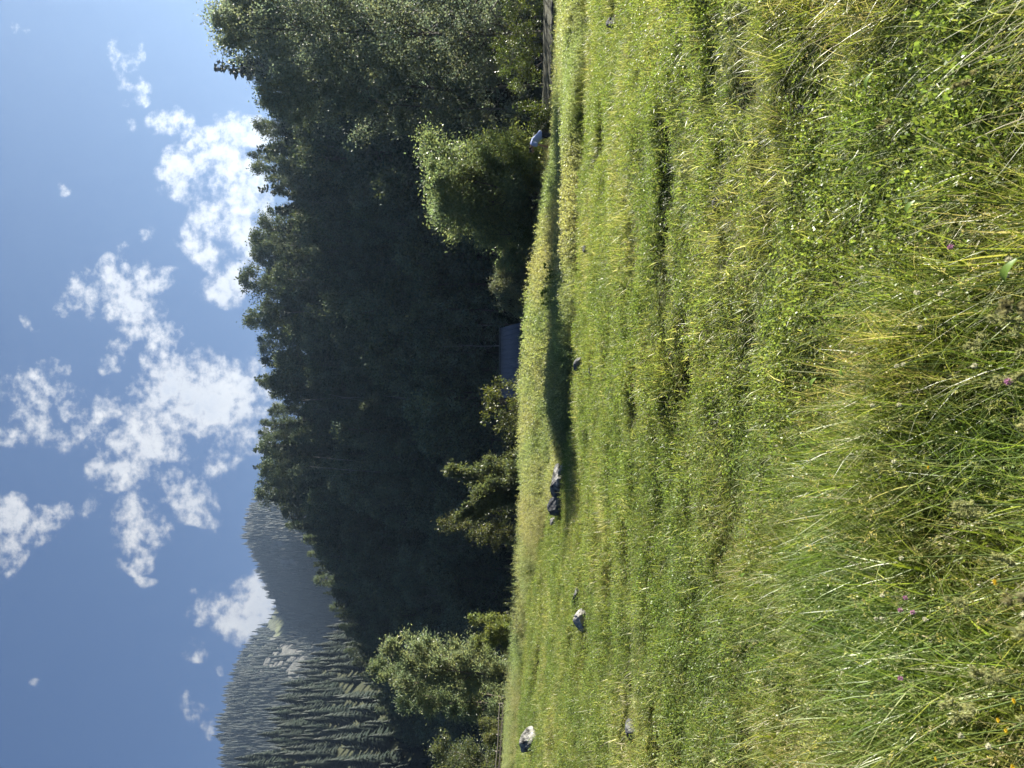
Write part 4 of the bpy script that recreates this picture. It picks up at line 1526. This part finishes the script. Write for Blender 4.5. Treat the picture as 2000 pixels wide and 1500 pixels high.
def make_herbs():
    stem = plain_mat('herb_stem', (.14, .15, .08))
    M['stem'] = stem
    L = [(1035, 1030, 31, 16, .75, .9, 'tall silvery mugwort clump before the slender birch'), (1035, 1095, 31, 26, .85, 1.05, 'broadest silvery mugwort clump along the grass crest'),
         (1035, 1158, 31, 22, .9, .95, 'silvery mugwort clump nearest the spiky bright bush'), (1035, 884, 31, 14, .5, .7, 'low grey green herb clump below the dense pointed bush'),
         (1035, 940, 31, 10, .45, .65, 'small upright herb clump before the dense pointed bush'), (1035, 700, 31, 12, .45, .95, 'thin herb clump before the shed roof, at its middle'),
         (1035, 646, 31, 7, .3, 1.0, 'two tall pale herb spikes before the end of the shed roof'), (1035, 716, 30, 6, .25, 1.1, 'leafy taller herb before the shed roof'),
         (1035, 745, 31, 6, .3, .9, 'pair of pale herb spikes by the sapling before the shed roof')]
    for i, (x, y, Y, n, rad, h, lab) in enumerate(L):
        X = (750 - y) / F * Y
        gs, gl = herb(np.random.default_rng(300 + i), n, rad, h * .75, h * 1.15, (.17, .19, .12))
        tree_thing('herb_clump', (X, Y, gz(X, Y)), lab, 'herb', (gs, gl), (stem, M['leaf']), None, 0, 1.0, 'leaves', 'stalks')
    # bright bramble in the edge of the tall grass
    rng = np.random.default_rng(77)
    gs, gl = Geo(), Geo()
    for i in range(16):
        t = np.linspace(0, 1, 6)[:, None]
        d = np.array([rng.uniform(-1, 1), rng.uniform(-.4, .3), 0])
        h = rng.uniform(.7, 1.3)
        P = np.array([rng.uniform(-.5, .5), rng.uniform(-.2, .2), 0]) + d * t * .8 + np.array([0, 0, 1]) * (h * t - .4 * h * t ** 3)
        tube(gs, P, .007 * (1.2 - t[:, 0]), 4)
        m = 14
        s = rng.uniform(.2, 1, m)
        c = np.stack([np.interp(s, t[:, 0], P[:, k]) for k in range(3)], 1)
        leaves(gl, c, unit(rng.normal(size=(m, 3)) + np.array([0, -.3, .3])), .11 * rng.uniform(.6, 1.3, m), .09, rng, tints(m, (.15, .21, .05), rng, .3, .1))
    X = (750 - 566) / F * 21.5
    tree_thing('bramble', (X, 21.5, gz(X, 21.5) + .35), 'bramble with bright broad leaves at the edge of the tall grass', 'bramble', (gs, gl), (stem, M['leaf']), None, 0, 1.0, 'leaves', 'canes')


make_herbs()


def flower(kind, rng, h, lean, col, size):
    gs, gh = Geo(), Geo()
    t = np.linspace(0, 1, 6)[:, None]
    top = np.array([lean[0], lean[1], h])
    P = np.array([lean[0], lean[1], 0]) * t ** 2 + np.array([0, 0, h]) * t
    tube(gs, P, .0013 + .0005 * (1 - t[:, 0]), 5, (.12, .17, .05))
    dr = unit(P[-1] - P[-2])
    if kind == 'clover':
        n = 70
        d = unit(rng.normal(size=(n, 3)) + np.array([0, 0, .5]))
        leaves(gh, top + d * size * .15, d, size * .5 * rng.uniform(.8, 1.2, n), size * .16, rng, tints(n, col, rng, .2, .04))
    elif kind == 'daisy':
        for ring in range(3):
            n = 18
            az = np.linspace(0, 6.28, n, endpoint=False) + ring * .2
            d = unit(np.stack([np.cos(az), np.sin(az), np.full(n, .15 + .35 * ring)], 1))
            leaves(gh, np.tile(top, (n, 1)), d, size * (.55 - .12 * ring), size * .15, rng, tints(n, col, rng, .12, .04))
    else:                                      # cocksfoot: fluffy one-sided clusters up the stem end
        for k in range(int(7)):
            s = k / 6.0
            c0 = top - dr * size * (1 - s) * 1.0 + rng.normal(size=3) * size * .05
            off = np.array([rng.normal(), rng.normal(), .4]) * size * .16 * (1.1 - s)
            n = 46
            c = c0 + off + rng.normal(size=(n, 3)) * size * .075 * (1.2 - .5 * s)
            leaves(gh, c, unit(dr * .9 + rng.normal(size=(n, 3)) * .55), size * .2 * rng.uniform(.6, 1.2, n), size * .06, rng, tints(n, col, rng, .25, .06))
    return gs, gh


def make_flowers():
    sm = leaf_mat('flower_stems', .2, .5, .3, None, .1)
    pm = leaf_mat('petals', .3, .6, .2, None, .05, (1, 1, 1))
    sd = leaf_mat('seed_husks', .5, .7, .2, None, .12, (1, 1, .8))

    def thing_(name, x, y, Y, kind, col, size, lab, cat, group, mat):
        rng = np.random.default_rng(int(x * 7 + y))
        p = px(x, y, Y)
        z0 = gz(p[0], p[1])
        h = max(p[2] - z0, .06)
        lean = (rng.uniform(-.25, .25) * h, rng.uniform(-.15, .15) * h)
        gs, gh = flower(kind, rng, h, lean, col, size)
        o = tree_thing(name, (p[0] - lean[0], p[1] - lean[1], z0), lab, cat, (gs, gh), (sm, mat), group, 0, 1.0, 'seed_cluster' if kind == 'head' else 'blossom', 'stem')
    WH, PK, YE, SH, DK = (.62, .6, .44), (.45, .22, .36), (.6, .42, .02), (.32, .33, .16), (.2, .19, .1)
    heads = [(1950, 600, .75, DK, 'dark blurred cocksfoot head closest to the lens, at mid width'), (1966, 1165, .75, DK, 'large brown cocksfoot head with the orange flower at its tip'),
             (1978, 1225, .8, SH, 'pale green cocksfoot head below the large brown one'), (1896, 1305, 1.0, SH, 'blurred green cocksfoot head above a dark gap in the grass'),
             (1975, 735, 1.1, SH, 'rounded cocksfoot head beside the pink clover'), (1985, 690, 1.2, SH, 'cocksfoot head in the bunch above the pink clover'),
             (1880, 680, 1.5, SH, 'cocksfoot head with several pale tufts near a dry bent stalk'), (1920, 750, 1.4, SH, 'narrow upright cocksfoot head over dark leaves'),
             (1935, 622, 1.1, SH, 'yellowish cocksfoot head beside the dark blurred one'), (1668, 715, 2.3, SH, 'cocksfoot head right by the bright green leaf'),
             (1712, 252, 2.2, DK, 'knotty dark cocksfoot head over the slate slab'), (1860, 175, 1.6, DK, 'slanting dark cocksfoot head above bent yellow stalks'),
             (1570, 64, 2.9, DK, 'cocksfoot head standing against dry turf'), (1770, 8, 1.8, DK, 'long dark cocksfoot head at the picture edge'), (1500, 235, 3.2, DK, 'small dark cocksfoot head on a bent stem over dry turf'),
             (1840, 1372, 1.35, SH, 'cocksfoot bunch with yellow buds, above the dark gap'), (1850, 1395, 1.3, SH, 'drooping cocksfoot head with open clusters'),
             (1860, 985, 1.4, SH, 'greyish cocksfoot head in shade of long blades'), (1866, 1000, 1.5, SH, 'small round cocksfoot head next to a greyish one'), (1848, 1166, 1.5, SH, 'pale cream cocksfoot head left of the brown one'),
             (1935, 1085, 1.2, SH, 'feathery pale cocksfoot head in open grass'), (1625, 553, 2.6, DK, 'branched dark cocksfoot head in yellow grass'), (1690, 460, 2.4, SH, 'cocksfoot head where dry and green grass meet'),
             (1990, 830, 1.0, SH, 'cocksfoot head cut by the picture edge, among dark leaves'), (1990, 1400, 1.0, SH, 'cocksfoot head low in the picture corner')]
    for x, y, Y, c, lab in heads:
        thing_('cocksfoot', x, y, Y, 'head', c, .042, lab.replace(' left of', ' beside').replace(' right by', ' close by'), 'seed head', 'cocksfoot heads in the long grass', sd)
    white = [(1790, 640), (1782, 572), (1758, 712), (1745, 715), (1800, 1205), (1718, 1160), (1706, 1204), (1717, 1204), (1492, 1222), (1502, 1068), (1484, 1115), (1754, 1087), (1868, 1430), (1922, 1450), (1514, 870), (1446, 718),
             (1786, 573), (1960, 510), (1955, 538), (1830, 575), (1750, 790), (1698, 791), (1895, 715), (1992, 1195), (1516, 1428), (1445, 1290), (1678, 524), (1740, 900), (1640, 1310), (1575, 1380)]
    for i, (x, y) in enumerate(white):
        thing_('white_clover', x, y, float(np.interp(x, [1440, 1700, 2000], [3.6, 2.2, 1.2])), 'clover', WH, .012, 'white clover flower among the long green grass blades', 'clover flower', 'white clover flowers in the long grass', pm)
    for x, y, Y, lab in [(1960, 745, 1.25, 'bright pink clover flower between cocksfoot heads'), (1752, 1188, 2.0, 'pink clover flower, lowest of three beside dry stalks'), (1762, 1164, 2.0, 'faded pink clover flower on dry stalks'),
                         (1776, 1192, 1.95, 'pink clover flower nearest to two white clovers'), (1752, 1320, 1.9, 'dull pink clover flower alone in long grass'), (1848, 485, 1.6, 'pale pink clover flower beside a tall dry stem')]:
        thing_('pink_clover', x, y, Y, 'clover', PK, .0125, lab.replace('nearest to', 'next to'), 'clover flower', 'pink clover flowers', pm)
    for x, y, Y, lab in [(1934, 1133, .95, 'orange yellow flower at the tip of the large brown cocksfoot head'), (1940, 1400, 1.2, 'yellow flower low in the grass near a dark gap'), (1970, 1362, 1.15, 'small yellow flower beside open cocksfoot clusters'),
                         (1968, 1490, 1.1, 'yellow flower in the picture corner'), (1820, 1475, 1.5, 'yellow flower in dense blades by the lower edge'), (1806, 911, 1.7, 'tiny yellow flower between long leaning blades'), (1955, 1420, 1.15, 'pale yellow flower beside a white clover')]:
        thing_('yellow_flower', x, y, Y, 'daisy', YE, .0095, lab, 'flower', 'yellow flowers in the long grass', pm)
    # broad leaves that catch the light
    lm = leaf_mat('broad_leaf', .5, .4, .4, None, .05)
    for i, (x, y, Y, ln, lab) in enumerate([(1590, 738, 2.7, .11, 'bright green broad leaf curling out of the long grass'), (1640, 715, 2.5, .09, 'second bright broad leaf just beside the curling one'), (1975, 508, 1.25, .1, 'broad green leaf with a torn edge above clover'),
                                            (1452, 1118, 3.4, .1, 'round yellow green leaf in shade of thin stalks'), (1700, 145, 2.2, .12, 'sunlit broad leaf over the dark hollow'), (1780, 395, 1.9, .1, 'pointed broad leaf with a pale rib in yellow grass')]):
        rng = np.random.default_rng(600 + i)
        ln *= .6
        p = px(x, y, Y)
        z0 = gz(p[0], p[1])
        g, s_ = Geo(), Geo()
        n = 8
        t = np.linspace(0, 1, n)
        w = ln * .2 * np.sin(np.pi * np.clip(t * .93 + .05, 0, 1)) ** .8
        mid = np.stack([ln * t * .75, -.15 * ln * t, ln * (.6 * t - .55 * t * t)], 1)
        L_ = mid + np.stack([-.15 * w, w, .25 * w], 1)
        R_ = mid + np.stack([.15 * w, -w, .25 * w], 1)
        v = np.concatenate([L_, mid, R_]) + np.array([0, 0, p[2] - z0])
        q = [(k, k + 1, n + k + 1, n + k) for k in range(n - 1)] + [(n + k, n + k + 1, 2 * n + k + 1, 2 * n + k) for k in range(n - 1)]
        g.add(v, q, None, (.15, .24, .04))
        tube(s_, np.array([(0, 0, 0), (.01, 0, (p[2] - z0) * .5), (0, 0, p[2] - z0)]), .002, 5, (.13, .18, .05))
        tree_thing('dock_plant', (p[0], p[1], z0), lab, 'plant', (s_, g), (sm, lm), None, rng.uniform(2.2, 4.2), 1.0, 'leaf', 'stem')


make_flowers()


# ------------------------------------------------------------------ the air
def make_haze():
    m, t, out = new_mat('haze_air')
    v = t.new('ShaderNodeVolumePrincipled')
    v.inputs['Color'].default_value = (.5, .7, 1.0, 1)
    v.inputs['Density'].default_value = .00013
    v.inputs['Anisotropy'].default_value = .5
    t.l.new(v.outputs[0], out.inputs['Volume'])
    g = Geo()
    box(g, (-1700, -80, -6), (900, 1900, 640))
    o = link('haze', g.mesh('haze', m))
    setp(o, kind='stuff')
    o.display_type = 'WIRE'


make_haze()
